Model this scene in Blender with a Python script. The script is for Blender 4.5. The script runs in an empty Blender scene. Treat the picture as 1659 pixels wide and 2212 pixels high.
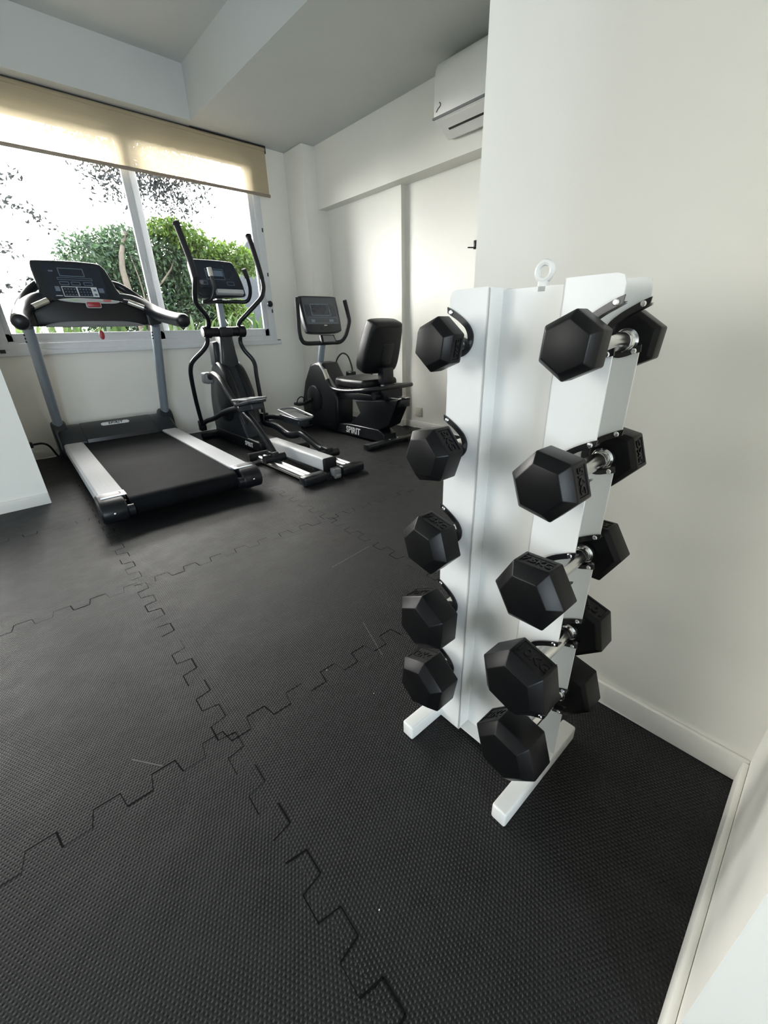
import bpy, bmesh, math, random
import numpy as np
from mathutils import Vector, Matrix

random.seed(7)
PI = math.pi
R = math.radians
S = bpy.context.scene
COL = S.collection

# ------------------------------------------------------------------ camera
CAM_H = 0.95
YAW, PITCH, ROLL, FPX = R(41.9113), R(-24.0094), R(-1.5455), 884.396


def make_camera():
    f = Vector((math.sin(YAW) * math.cos(PITCH), math.cos(YAW) * math.cos(PITCH), math.sin(PITCH)))
    r0 = Vector((math.cos(YAW), -math.sin(YAW), 0))
    u0 = r0.cross(f)
    r = r0 * math.cos(ROLL) + u0 * math.sin(ROLL)
    u = -r0 * math.sin(ROLL) + u0 * math.cos(ROLL)
    m = Matrix((r, u, -f)).transposed().to_4x4()
    m.translation = Vector((0, 0, CAM_H))
    cd = bpy.data.cameras.new('camera')
    cam = bpy.data.objects.new('camera', cd)
    COL.objects.link(cam)
    cam.matrix_world = m
    cd.sensor_fit = 'HORIZONTAL'
    cd.sensor_width = 36.0
    cd.lens = 36.0 * FPX / 1659.0
    cd.clip_start = 0.02
    cd.clip_end = 200
    S.camera = cam


make_camera()

# ------------------------------------------------------------------ world, light, exposure
SKY = 48.0
EXPOSURE = 0.10
w = bpy.data.worlds.new('sky')
S.world = w
w.use_nodes = True
nt = w.node_tree
bg = nt.nodes['Background']
tc = nt.nodes.new('ShaderNodeTexCoord')
nz = nt.nodes.new('ShaderNodeTexNoise')
nz.inputs['Scale'].default_value = 1.6
nz.inputs['Detail'].default_value = 4
cr = nt.nodes.new('ShaderNodeValToRGB')
cr.color_ramp.elements[0].position = 0.35
cr.color_ramp.elements[0].color = (0.96, 0.98, 1.0, 1)
cr.color_ramp.elements[1].position = 0.6
cr.color_ramp.elements[1].color = (1.0, 1.0, 1.0, 1)
nt.links.new(tc.outputs['Generated'], nz.inputs['Vector'])
nt.links.new(nz.outputs['Fac'], cr.inputs['Fac'])
# the sky is whiter and warmer over the garden, bluer behind the house
sep = nt.nodes.new('ShaderNodeSeparateXYZ')
nt.links.new(tc.outputs['Generated'], sep.inputs[0])
gr = nt.nodes.new('ShaderNodeValToRGB')
gr.color_ramp.elements[0].position = 0.5
gr.color_ramp.elements[0].color = (0.26, 0.295, 0.325, 1)
gr.color_ramp.elements[1].position = 0.8
gr.color_ramp.elements[1].color = (1.0, 0.975, 0.94, 1)
mrs = nt.nodes.new('ShaderNodeMapRange')
mrs.inputs['From Min'].default_value = -1
mrs.inputs['From Max'].default_value = 1
nt.links.new(sep.outputs[1], mrs.inputs['Value'])
nt.links.new(mrs.outputs[0], gr.inputs['Fac'])
mxs = nt.nodes.new('ShaderNodeMix')
mxs.data_type = 'RGBA'
mxs.blend_type = 'MULTIPLY'
mxs.inputs['Factor'].default_value = 1
nt.links.new(cr.outputs['Color'], mxs.inputs['A'])
nt.links.new(gr.outputs['Color'], mxs.inputs['B'])
nt.links.new(mxs.outputs['Result'], bg.inputs['Color'])
bg.inputs['Strength'].default_value = SKY

vs = S.view_settings
vs.view_transform = 'Standard'
vs.look = 'None'
vs.exposure = EXPOSURE
vs.gamma = 1.0
vs.use_curve_mapping = False
S.display_settings.display_device = 'sRGB'
cy = S.cycles
cy.use_denoising = True
cy.max_bounces = 10
cy.diffuse_bounces = 6
cy.glossy_bounces = 4
cy.transmission_bounces = 4
cy.transparent_max_bounces = 16
cy.sample_clamp_indirect = 8.0


def portal(name, loc, rot, sx, sy):
    ld = bpy.data.lights.new(name, 'AREA')
    ld.shape = 'RECTANGLE'
    ld.size, ld.size_y = sx, sy
    ld.cycles.is_portal = True
    o = bpy.data.objects.new(name, ld)
    COL.objects.link(o)
    o.location = loc
    o.rotation_euler = rot


portal('window_daylight_portal', (1.3, 4.74, 1.67), (R(-90), 0, 0), 2.5, 1.7)
portal('added_side_window_portal', (-2.78, 2.08, 1.3), (0, R(-90), 0), 1.9, 1.85)  # portal of the window added in the side wall
portal('added_pier_window_portal', (-.74, 3.40, 1.11), (R(-90), 0, 0), .9, 1.65)  # portal of the window added in the wall end
portal('added_back_window_portal', (-1.52, -2.58, 1.08), (R(90), 0, 0), 1.95, 2.1)  # portal of the window added behind the camera


# ------------------------------------------------------------------ materials
def mat(name, col, rough=0.5, metal=0.0, spec=0.5, noise=0.0, nscale=20.0, bump=0.0, bscale=200.0, coat=0.0):
    m = bpy.data.materials.new(name)
    m.use_nodes = True
    t = m.node_tree
    b = t.nodes['Principled BSDF']
    b.inputs['Base Color'].default_value = (*col, 1)
    b.inputs['Roughness'].default_value = rough
    b.inputs['Metallic'].default_value = metal
    b.inputs['Specular IOR Level'].default_value = spec
    b.inputs['Coat Weight'].default_value = coat
    c = t.nodes.new('ShaderNodeTexCoord')
    if noise:
        n = t.nodes.new('ShaderNodeTexNoise')
        n.inputs['Scale'].default_value = nscale
        n.inputs['Detail'].default_value = 5
        mr = t.nodes.new('ShaderNodeMapRange')
        mr.inputs['From Min'].default_value = 0.3
        mr.inputs['From Max'].default_value = 0.7
        mr.inputs['To Min'].default_value = 1 - noise
        mr.inputs['To Max'].default_value = 1 + noise
        mx = t.nodes.new('ShaderNodeMix')
        mx.data_type = 'RGBA'
        mx.blend_type = 'MULTIPLY'
        mx.inputs['Factor'].default_value = 1
        mx.inputs['A'].default_value = (*col, 1)
        t.links.new(c.outputs['Object'], n.inputs['Vector'])
        t.links.new(n.outputs['Fac'], mr.inputs['Value'])
        t.links.new(mr.outputs['Result'], mx.inputs['B'])
        t.links.new(mx.outputs['Result'], b.inputs['Base Color'])
    if bump:
        n2 = t.nodes.new('ShaderNodeTexNoise')
        n2.inputs['Scale'].default_value = bscale
        n2.inputs['Detail'].default_value = 3
        bp = t.nodes.new('ShaderNodeBump')
        bp.inputs['Strength'].default_value = bump
        bp.inputs['Distance'].default_value = 0.002
        t.links.new(c.outputs['Object'], n2.inputs['Vector'])
        t.links.new(n2.outputs['Fac'], bp.inputs['Height'])
        t.links.new(bp.outputs['Normal'], b.inputs['Normal'])
    return m


M = {}
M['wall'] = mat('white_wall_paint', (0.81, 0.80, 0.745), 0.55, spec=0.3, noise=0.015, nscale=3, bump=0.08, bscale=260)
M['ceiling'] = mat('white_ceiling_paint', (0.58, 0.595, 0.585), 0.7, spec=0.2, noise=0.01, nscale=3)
M['baseboard'] = mat('white_baseboard_paint', (0.80, 0.79, 0.74), 0.4, noise=0.02, nscale=8)
M['aluminium'] = mat('white_lacquered_aluminium', (0.66, 0.68, 0.70), 0.35, noise=0.02, nscale=15)
M['seal_and_shade'] = mat('black_seal_and_gap_shade', (0.02, 0.02, 0.022), 0.6, noise=0.1)
M['rackwhite'] = mat('white_powder_coated_steel', (0.74, 0.74, 0.715), 0.28, noise=0.02, nscale=12, bump=0.02, bscale=400)
M['rubber'] = mat('black_dumbbell_rubber', (0.004, 0.004, 0.0044), 0.36, spec=0.22, noise=0.15, nscale=40, bump=0.05, bscale=500)
M['saddle'] = mat('black_painted_saddle_steel', (0.010, 0.010, 0.011), 0.25, noise=0.1)
M['chrome'] = mat('polished_chrome', (0.78, 0.78, 0.78), 0.16, metal=1.0, noise=0.05, nscale=60)
M['track'] = mat('brushed_steel_track', (0.46, 0.46, 0.46), 0.38, metal=1.0, noise=0.05, nscale=60)
M['darkchrome'] = mat('dark_knurled_steel', (0.10, 0.10, 0.10), 0.35, metal=1.0, noise=0.2, nscale=300)
M['screw'] = mat('zinc_screw', (0.75, 0.75, 0.76), 0.25, metal=1.0, noise=0.05)
M['blackplastic'] = mat('black_moulded_plastic', (0.007, 0.0078, 0.010), 0.36, spec=0.3, noise=0.1, nscale=30, bump=0.04, bscale=600)
M['satinblack'] = mat('satin_black_paint', (0.010, 0.0115, 0.014), 0.28, spec=0.35, noise=0.08, nscale=30)
M['greyplastic'] = mat('charcoal_moulded_plastic', (0.015, 0.0185, 0.023), 0.34, spec=0.35, noise=0.06, nscale=25, bump=0.03, bscale=600)
M['midgrey'] = mat('mid_grey_plastic', (0.16, 0.165, 0.17), 0.4, noise=0.05)
M['postgrey'] = mat('blue_grey_post_paint', (0.20, 0.235, 0.275), 0.32, noise=0.03, nscale=20)
M['railsilver'] = mat('silver_side_rail', (0.44, 0.45, 0.46), 0.62, spec=0.2, noise=0.03, nscale=60, bump=0.02, bscale=300)
M['beamsilver'] = mat('silver_white_beam', (0.55, 0.555, 0.56), 0.35, noise=0.02)
M['belt'] = mat('treadmill_belt', (0.0050, 0.0058, 0.007), 0.70, spec=0.05, noise=0.3, nscale=9, bump=0.15, bscale=900)
M['upholstery'] = mat('black_seat_upholstery', (0.006, 0.0065, 0.008), 0.38, spec=0.3, noise=0.12, nscale=50, bump=0.1, bscale=350)
M['foam'] = mat('black_foam_grip', (0.010, 0.010, 0.012), 0.75, noise=0.15, nscale=120, bump=0.2, bscale=600)
M['screen'] = mat('dark_glossy_display', (0.010, 0.016, 0.030), 0.12, spec=0.6, noise=0.05)
M['screengrey'] = mat('grey_display_film', (0.055, 0.062, 0.075), 0.25, noise=0.05)
M['lineblue'] = mat('printed_grey_blue_line', (0.12, 0.16, 0.22), 0.4, noise=0.05)
M['linewhite'] = mat('printed_white_line', (0.62, 0.65, 0.68), 0.4, noise=0.03)
M['lightgrey'] = mat('light_grey_plastic', (0.42, 0.44, 0.44), 0.4, noise=0.03)
M['pulse'] = mat('beige_metal_pulse_grip', (0.52, 0.50, 0.44), 0.3, metal=0.6, noise=0.04)
M['red'] = mat('red_plastic', (0.28, 0.010, 0.016), 0.35, noise=0.05)
M['redlight'] = mat('pale_red_print', (0.42, 0.10, 0.09), 0.4, noise=0.05)
M['green'] = mat('pale_green_print', (0.35, 0.45, 0.30), 0.4, noise=0.05)
M['badge'] = mat('silver_badge', (0.62, 0.65, 0.67), 0.3, noise=0.03)
M['whiteprint'] = mat('white_print', (0.80, 0.80, 0.80), 0.4, noise=0.02)
M['sticker'] = mat('pale_sticker', (0.62, 0.66, 0.70), 0.4, noise=0.03)
M['blackprint'] = mat('black_print', (0.02, 0.025, 0.03), 0.5, noise=0.05)
M['acwhite'] = mat('white_appliance_plastic', (0.74, 0.74, 0.715), 0.35, noise=0.01)
M['acdark'] = mat('dark_air_slot', (0.012, 0.012, 0.012), 0.6, noise=0.05)
M['socket'] = mat('white_socket_plastic', (0.62, 0.60, 0.53), 0.4, noise=0.02)
M['bark'] = mat('tree_bark', (0.05, 0.038, 0.026), 0.85, noise=0.3, nscale=12, bump=0.4, bscale=40)
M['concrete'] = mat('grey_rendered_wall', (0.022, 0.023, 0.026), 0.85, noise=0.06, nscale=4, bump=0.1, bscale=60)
M['soil'] = mat('garden_ground', (0.02, 0.028, 0.01), 0.95, noise=0.4, nscale=6, bump=0.5, bscale=30)


def leaf_mat(name, c0, c1, trans=0.35):
    m = bpy.data.materials.new(name)
    m.use_nodes = True
    t = m.node_tree
    b = t.nodes['Principled BSDF']
    b.inputs['Roughness'].default_value = 0.45
    b.inputs['Specular IOR Level'].default_value = 0.35
    g = t.nodes.new('ShaderNodeNewGeometry')
    ramp = t.nodes.new('ShaderNodeValToRGB')
    ramp.color_ramp.elements[0].color = (*c0, 1)
    ramp.color_ramp.elements[1].color = (*c1, 1)
    t.links.new(g.outputs['Random Per Island'], ramp.inputs['Fac'])
    t.links.new(ramp.outputs['Color'], b.inputs['Base Color'])
    tr = t.nodes.new('ShaderNodeBsdfTranslucent')
    t.links.new(ramp.outputs['Color'], tr.inputs['Color'])
    mx = t.nodes.new('ShaderNodeMixShader')
    mx.inputs['Fac'].default_value = trans
    t.links.new(b.outputs['BSDF'], mx.inputs[1])
    t.links.new(tr.outputs['BSDF'], mx.inputs[2])
    t.links.new(mx.outputs['Shader'], t.nodes['Material Output'].inputs['Surface'])
    return m


M['leafdark'] = leaf_mat('dark_green_leaves', (0.0065, 0.018, 0.009), (0.038, 0.070, 0.027))
M['leafbright'] = leaf_mat('bright_yellow_green_leaves', (0.018, 0.038, 0.002), (0.055, 0.095, 0.007), 0.5)
M['leafgrey'] = leaf_mat('grey_green_small_leaves', (0.006, 0.007, 0.0068), (0.017, 0.018, 0.018), 0.3)
M['leafstrap'] = leaf_mat('pale_green_strap_leaves', (0.012, 0.028, 0.007), (0.055, 0.08, 0.026), 0.4)


def glass_mat(name='clear_window_glass', tint=(0.95, 0.95, 0.945)):
    m = bpy.data.materials.new(name)
    m.use_nodes = True
    t = m.node_tree
    t.nodes.remove(t.nodes['Principled BSDF'])
    tr = t.nodes.new('ShaderNodeBsdfTransparent')
    tr.inputs['Color'].default_value = (*tint, 1)
    gl = t.nodes.new('ShaderNodeBsdfGlossy')
    gl.inputs['Roughness'].default_value = 0.02
    fr = t.nodes.new('ShaderNodeFresnel')
    fr.inputs['IOR'].default_value = 1.35
    mx = t.nodes.new('ShaderNodeMixShader')
    t.links.new(fr.outputs['Fac'], mx.inputs['Fac'])
    t.links.new(tr.outputs['BSDF'], mx.inputs[1])
    t.links.new(gl.outputs['BSDF'], mx.inputs[2])
    t.links.new(mx.outputs['Shader'], t.nodes['Material Output'].inputs['Surface'])
    return m


M['glass'] = glass_mat()
M['palegreyglass'] = glass_mat('pale_grey_glass', (0.54, 0.54, 0.535))  # dims the daylight from the added wall-end window
M['tintedglass'] = glass_mat('grey_tinted_glass', (0.44, 0.44, 0.435))  # dims the daylight from the added side window


def blind_mat():
    m = bpy.data.materials.new('beige_screen_blind_fabric')
    m.use_nodes = True
    t = m.node_tree
    t.nodes.remove(t.nodes['Principled BSDF'])
    c = t.nodes.new('ShaderNodeTexCoord')
    n = t.nodes.new('ShaderNodeTexNoise')
    n.inputs['Scale'].default_value = 40
    mp = t.nodes.new('ShaderNodeMapping')
    mp.inputs['Scale'].default_value = (0.15, 1, 6)
    t.links.new(c.outputs['Object'], mp.inputs['Vector'])
    t.links.new(mp.outputs['Vector'], n.inputs['Vector'])
    ramp = t.nodes.new('ShaderNodeValToRGB')
    ramp.color_ramp.elements[0].color = (0.50, 0.43, 0.30, 1)
    ramp.color_ramp.elements[1].color = (0.58, 0.50, 0.36, 1)
    t.links.new(n.outputs['Fac'], ramp.inputs['Fac'])
    d = t.nodes.new('ShaderNodeBsdfDiffuse')
    tl = t.nodes.new('ShaderNodeBsdfTranslucent')
    tp = t.nodes.new('ShaderNodeBsdfTransparent')
    tp.inputs['Color'].default_value = (1.0, 0.97, 0.92, 1)
    t.links.new(ramp.outputs['Color'], d.inputs['Color'])
    t.links.new(ramp.outputs['Color'], tl.inputs['Color'])
    a = t.nodes.new('ShaderNodeMixShader')
    a.inputs['Fac'].default_value = 0.30
    b = t.nodes.new('ShaderNodeMixShader')
    b.inputs['Fac'].default_value = 0.11
    t.links.new(d.outputs['BSDF'], a.inputs[1])
    t.links.new(tl.outputs['BSDF'], a.inputs[2])
    t.links.new(a.outputs['Shader'], b.inputs[1])
    t.links.new(tp.outputs['BSDF'], b.inputs[2])
    t.links.new(b.outputs['Shader'], t.nodes['Material Output'].inputs['Surface'])
    return m


M['blind'] = blind_mat()

# foam mats: pitch, seam nodes and directions measured on the floor
TILE = 0.944
G0 = (0.178, 0.829)
TA = R(-1.65)          # the mats are turned a little against the walls


def floor_mat():
    m = bpy.data.materials.new('charcoal_foam_mat')
    m.use_nodes = True
    t = m.node_tree
    L = t.links.new
    b = t.nodes['Principled BSDF']
    c = t.nodes.new('ShaderNodeTexCoord')
    mp = t.nodes.new('ShaderNodeMapping')
    mp.vector_type = 'TEXTURE'
    mp.inputs['Location'].default_value = (G0[0], G0[1], 0)
    mp.inputs['Rotation'].default_value = (0, 0, TA)
    mp.inputs['Scale'].default_value = (TILE, TILE, 1)
    L(c.outputs['Object'], mp.inputs['Vector'])

    def math_(op, a=None, bv=None, cv=None):
        n = t.nodes.new('ShaderNodeMath')
        n.operation = op
        for i, v in enumerate((a, bv, cv)):
            if v is None:
                continue
            if isinstance(v, (int, float)):
                n.inputs[i].default_value = v
            else:
                L(v, n.inputs[i])
        return n.outputs[0]

    sx = t.nodes.new('ShaderNodeSeparateXYZ')
    L(mp.outputs['Vector'], sx.inputs[0])
    U, V = sx.outputs[0], sx.outputs[1]
    fu, fv = math_('FLOOR', U), math_('FLOOR', V)
    par = math_('MODULO', math_('ABSOLUTE', math_('ADD', math_('MULTIPLY', fu, 3.0), math_('MULTIPLY', fv, 2.0))), 2.0)
    par = math_('GREATER_THAN', par, 0.5)
    # pit lattice, turned 90 degrees on every other mat
    def lat(p, q):
        k = 2 * PI / (0.0068 / TILE)
        s = None
        for a in (0, 60, 120):
            ph = math_('ADD', math_('MULTIPLY', p, k * math.cos(R(a))), math_('MULTIPLY', q, k * math.sin(R(a))))
            cs = math_('COSINE', ph)
            s = cs if s is None else math_('ADD', s, cs)
        return s
    h0, h1 = lat(U, V), lat(V, U)
    mixh = t.nodes.new('ShaderNodeMix')
    L(par, mixh.inputs[0])
    L(h0, mixh.inputs[2])
    L(h1, mixh.inputs[3])
    hgt = mixh.outputs[0]
    pit = t.nodes.new('ShaderNodeMapRange')
    pit.inputs['From Min'].default_value = -0.6
    pit.inputs['From Max'].default_value = 2.6
    pit.inputs['To Min'].default_value = 1.0
    pit.inputs['To Max'].default_value = 0.0
    L(hgt, pit.inputs['Value'])
    # broad unevenness of the worn foam, and worn smooth patches
    nb = t.nodes.new('ShaderNodeTexNoise')
    nb.inputs['Scale'].default_value = 3.0
    nb.inputs['Detail'].default_value = 4
    L(c.outputs['Object'], nb.inputs['Vector'])
    nf = t.nodes.new('ShaderNodeTexNoise')
    nf.inputs['Scale'].default_value = 14.0
    nf.inputs['Detail'].default_value = 6
    L(c.outputs['Object'], nf.inputs['Vector'])
    hh = math_('ADD', math_('MULTIPLY', pit.outputs[0], 0.0016), math_('MULTIPLY', nb.outputs['Fac'], 0.012))
    bp = t.nodes.new('ShaderNodeBump')
    bp.inputs['Strength'].default_value = 0.9
    bp.inputs['Distance'].default_value = 1.0
    L(hh, bp.inputs['Height'])
    L(bp.outputs['Normal'], b.inputs['Normal'])
    ramp = t.nodes.new('ShaderNodeValToRGB')
    ramp.color_ramp.elements[0].position = 0.3
    ramp.color_ramp.elements[0].color = (0.0060, 0.0065, 0.0068, 1)
    ramp.color_ramp.elements[1].position = 0.75
    ramp.color_ramp.elements[1].color = (0.0105, 0.0110, 0.0114, 1)
    L(nf.outputs['Fac'], ramp.inputs['Fac'])
    L(ramp.outputs['Color'], b.inputs['Base Color'])
    rr = t.nodes.new('ShaderNodeMapRange')
    rr.inputs['To Min'].default_value = 0.42
    rr.inputs['To Max'].default_value = 0.62
    L(nf.outputs['Fac'], rr.inputs['Value'])
    L(rr.outputs[0], b.inputs['Roughness'])
    b.inputs['Specular IOR Level'].default_value = 0.27
    return m


M['floor'] = floor_mat()
M['seam'] = mat('dark_mat_joint', (0.003, 0.003, 0.003), 0.9, spec=0.1, noise=0.1)
M['scuff'] = mat('pale_scuff_on_mat', (0.045, 0.046, 0.047), 0.6, noise=0.2, nscale=80)
M['dent'] = mat('dent_in_mat', (0.008, 0.008, 0.008), 0.7, noise=0.2)


# ------------------------------------------------------------------ geometry helpers
def bm_new():
    return bmesh.new()


def add_box(bm, lo, hi, bev=0.0, seg=2, mi=0, rot=None, about=None):
    """axis-aligned box lo..hi, optional bevel, optional rotation matrix about a point"""
    t = bmesh.new()
    bmesh.ops.create_cube(t, size=1)
    c = [(a + b) / 2 for a, b in zip(lo, hi)]
    s = [abs(b - a) for a, b in zip(lo, hi)]
    for v in t.verts:
        v.co = Vector((v.co.x * s[0] + c[0], v.co.y * s[1] + c[1], v.co.z * s[2] + c[2]))
    if bev:
        bmesh.ops.bevel(t, geom=list(t.edges), offset=bev, segments=seg, profile=0.5, affect='EDGES')
    join(bm, t, mi, rot, about)


def join(bm, t, mi=0, rot=None, about=None):
    if rot is not None:
        a = Vector(about or (0, 0, 0))
        for v in t.verts:
            v.co = rot @ (v.co - a) + a
    vm = {}
    for v in t.verts:
        vm[v] = bm.verts.new(v.co)
    for f in t.faces:
        try:
            nf = bm.faces.new([vm[v] for v in f.verts])
            nf.material_index = mi
        except ValueError:
            pass
    t.free()


def frame_for(d):
    d = d.normalized()
    a = Vector((0, 0, 1)) if abs(d.z) < 0.95 else Vector((1, 0, 0))
    n = d.cross(a).normalized()
    return n, d.cross(n).normalized()


def catmull(pts, n=6, closed=False):
    P = [Vector(p) for p in pts]
    out = []
    m = len(P)
    rng = m if closed else m - 1
    for i in range(rng):
        if closed:
            p0, p1, p2, p3 = P[(i - 1) % m], P[i], P[(i + 1) % m], P[(i + 2) % m]
        else:
            p1, p2 = P[i], P[i + 1]
            p0 = P[i - 1] if i else p1 * 2 - p2
            p3 = P[i + 2] if i + 2 < m else p2 * 2 - p1
        for k in range(n):
            t = k / n
            out.append(0.5 * ((2 * p1) + (p2 - p0) * t + (2 * p0 - 5 * p1 + 4 * p2 - p3) * t * t
                              + (3 * p1 - p0 - 3 * p2 + p3) * t ** 3))
    if not closed:
        out.append(P[-1])
    return out


def add_tube(bm, pts, r, seg=12, smooth=0, closed=False, caps=True, mi=0, oval=1.0, up=None):
    """tube along pts (r: number or list per point); oval squeezes the second cross axis"""
    rs = r if isinstance(r, (list, tuple)) else [r] * len(pts)
    if smooth:
        n0 = len(pts)
        P = catmull(pts, smooth, closed)
        R_ = []
        for i in range(len(P)):
            x = i / smooth
            a = int(x)
            f = x - a
            R_.append(rs[a % n0] * (1 - f) + rs[(a + 1) % n0 if closed else min(a + 1, n0 - 1)] * f)
    else:
        P = [Vector(p) for p in pts]
        R_ = list(rs)
    m = len(P)
    rings = []
    n_prev = None
    for i in range(m):
        if closed:
            d = P[(i + 1) % m] - P[(i - 1) % m]
        else:
            d = (P[min(i + 1, m - 1)] - P[max(i - 1, 0)])
        d.normalize()
        if n_prev is None:
            if up is not None:
                b_ = Vector(up)
                n_ = d.cross(b_).normalized()
            else:
                n_, _ = frame_for(d)
        else:
            n_ = n_prev - d * n_prev.dot(d)
            if n_.length < 1e-6:
                n_, _ = frame_for(d)
            n_.normalize()
        b_ = d.cross(n_)
        n_prev = n_
        rings.append([bm.verts.new(P[i] + (n_ * math.cos(2 * PI * k / seg) + b_ * math.sin(2 * PI * k / seg) * oval) * R_[i])
                      for k in range(seg)])
    for i in range(m if closed else m - 1):
        A, B = rings[i], rings[(i + 1) % m]
        for k in range(seg):
            f = bm.faces.new((A[k], A[(k + 1) % seg], B[(k + 1) % seg], B[k]))
            f.material_index = mi
    if caps and not closed:
        f = bm.faces.new(list(reversed(rings[0])))
        f.material_index = mi
        f = bm.faces.new(rings[-1])
        f.material_index = mi


def add_lathe(bm, prof, o, axis, seg=24, mi=0):
    """prof: list of (distance along axis, radius)"""
    d = Vector(axis).normalized()
    n, b = frame_for(d)
    o = Vector(o)
    rings = []
    for (s, r) in prof:
        rings.append([bm.verts.new(o + d * s + (n * math.cos(2 * PI * k / seg) + b * math.sin(2 * PI * k / seg)) * max(r, 1e-5))
                      for k in range(seg)])
    for A, B in zip(rings, rings[1:]):
        for k in range(seg):
            f = bm.faces.new((A[k], A[(k + 1) % seg], B[(k + 1) % seg], B[k]))
            f.material_index = mi
    bm.faces.new(list(reversed(rings[0]))).material_index = mi
    bm.faces.new(rings[-1]).material_index = mi


def add_prism(bm, poly, a0, a1, axis='x', bev=0.0, seg=2, mi=0, taper=None):
    """2-D polygon extruded along an axis; poly coordinates are the other two axes in order.
    taper=(centre, scale) scales the a1 cap"""
    def P(p, a):
        if axis == 'x':
            return Vector((a, p[0], p[1]))
        if axis == 'y':
            return Vector((p[0], a, p[1]))
        return Vector((p[0], p[1], a))
    t = bmesh.new()
    A = [t.verts.new(P(p, a0)) for p in poly]
    if taper:
        c, s = taper
        q = [(c[0] + (p[0] - c[0]) * s, c[1] + (p[1] - c[1]) * s) for p in poly]
    else:
        q = poly
    B = [t.verts.new(P(p, a1)) for p in q]
    n = len(poly)
    fa = t.faces.new(A)
    fb = t.faces.new(list(reversed(B)))
    for i in range(n):
        t.faces.new((A[(i + 1) % n], A[i], B[i], B[(i + 1) % n]))
    bmesh.ops.recalc_face_normals(t, faces=t.faces)
    if bev:
        es = [e for e in list(fa.edges) + list(fb.edges)]
        bmesh.ops.bevel(t, geom=list(set(es)), offset=bev, segments=seg, profile=0.5, affect='EDGES')
    join(bm, t, mi)


def round_rect(w, h, r, n=6, cx=0, cy=0):
    out = []
    for (sx, sy, a0) in ((1, 1, 0), (-1, 1, 90), (-1, -1, 180), (1, -1, 270)):
        for k in range(n + 1):
            a = R(a0 + 90 * k / n)
            out.append((cx + sx * (w / 2 - r) + r * math.cos(a), cy + sy * (h / 2 - r) + r * math.sin(a)))
    return out


def smooth_poly(pts, n=5):
    return [(p.x, p.y) for p in catmull([(x, y, 0) for x, y in pts], n, True)]


def obj(name, bm, m, parent=None, sharp=35, weld=True):
    me = bpy.data.meshes.new(name)
    if weld:
        bmesh.ops.remove_doubles(bm, verts=bm.verts, dist=1e-6)
    bmesh.ops.recalc_face_normals(bm, faces=bm.faces)
    bm.to_mesh(me)
    bm.free()
    for x in (m if isinstance(m, (list, tuple)) else [m]):
        me.materials.append(x)
    if sharp is not None:
        me.polygons.foreach_set('use_smooth', [True] * len(me.polygons))
        me.set_sharp_from_angle(angle=R(sharp))
    o = bpy.data.objects.new(name, me)
    COL.objects.link(o)
    if parent:
        o.parent = parent
    return o


def thing(name, label, cat, loc=(0, 0, 0), rot=(0, 0, 0), group=None):
    o = bpy.data.objects.new(name, None)
    o.empty_display_size = 0.1
    COL.objects.link(o)
    o.location = loc
    o.rotation_euler = rot
    o['label'] = label
    o['category'] = cat
    if group:
        o['group'] = group
    return o


def tag(o, label, cat, group=None, kind=None):
    o['label'] = label
    o['category'] = cat
    if group:
        o['group'] = group
    if kind:
        o['kind'] = kind
    return o


def struct(name, bm, m, label=None, cat=None, parent=None, sharp=35):
    o = obj(name, bm, m, parent, sharp)
    if parent is None:
        o['kind'] = 'structure'
        if label:
            o['label'] = label
            o['category'] = cat
    return o


def text_bm(txt, size, depth, mtx, mi=0, bold=0.0, shear=0.0, align='CENTER', spacing=1.0):
    """solid letters as mesh geometry; mtx maps text plane (x right, y up, z out)"""
    cu = bpy.data.curves.new('letters', 'FONT')
    cu.body = txt
    cu.size = size
    cu.extrude = depth / 2
    cu.offset = bold
    cu.shear = shear
    cu.space_character = spacing
    cu.align_x = align
    cu.align_y = 'CENTER'
    cu.resolution_u = 3
    o = bpy.data.objects.new('letters', cu)
    COL.objects.link(o)
    dg = bpy.context.evaluated_depsgraph_get()
    dg.update()
    me = bpy.data.meshes.new_from_object(o.evaluated_get(dg))
    bm = bmesh.new()
    bm.from_mesh(me)
    bmesh.ops.transform(bm, matrix=mtx, verts=bm.verts)
    for f in bm.faces:
        f.material_index = mi
    bpy.data.objects.remove(o)
    bpy.data.curves.remove(cu)
    bpy.data.meshes.remove(me)
    return bm


def basis(x, y, z, o):
    m = Matrix((Vector(x), Vector(y), Vector(z))).transposed().to_4x4()
    m.translation = Vector(o)
    return m


# ------------------------------------------------------------------ the room
YW = 4.553        # window wall
ZC = 2.61         # lower ceiling
XB = 2.993        # beam on the long wall
XL, XR = 3.100, 3.153
XF, YE, YF = 0.980, 0.723, -0.089
YP, XP = 3.207, 0.050
XREC, YREC, ZREC = 1.881, 4.418, 2.969
WX0, WX1, WZ0, WZ1 = 0.12, 2.50, 0.865, 2.535   # window opening
XLEFT, YBACK = -2.6, -2.4


def tile_pt(u, v):
    c, s = math.cos(TA), math.sin(TA)
    return (G0[0] + TILE * (u * c - v * s), G0[1] + TILE * (u * s + v * c))


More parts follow.
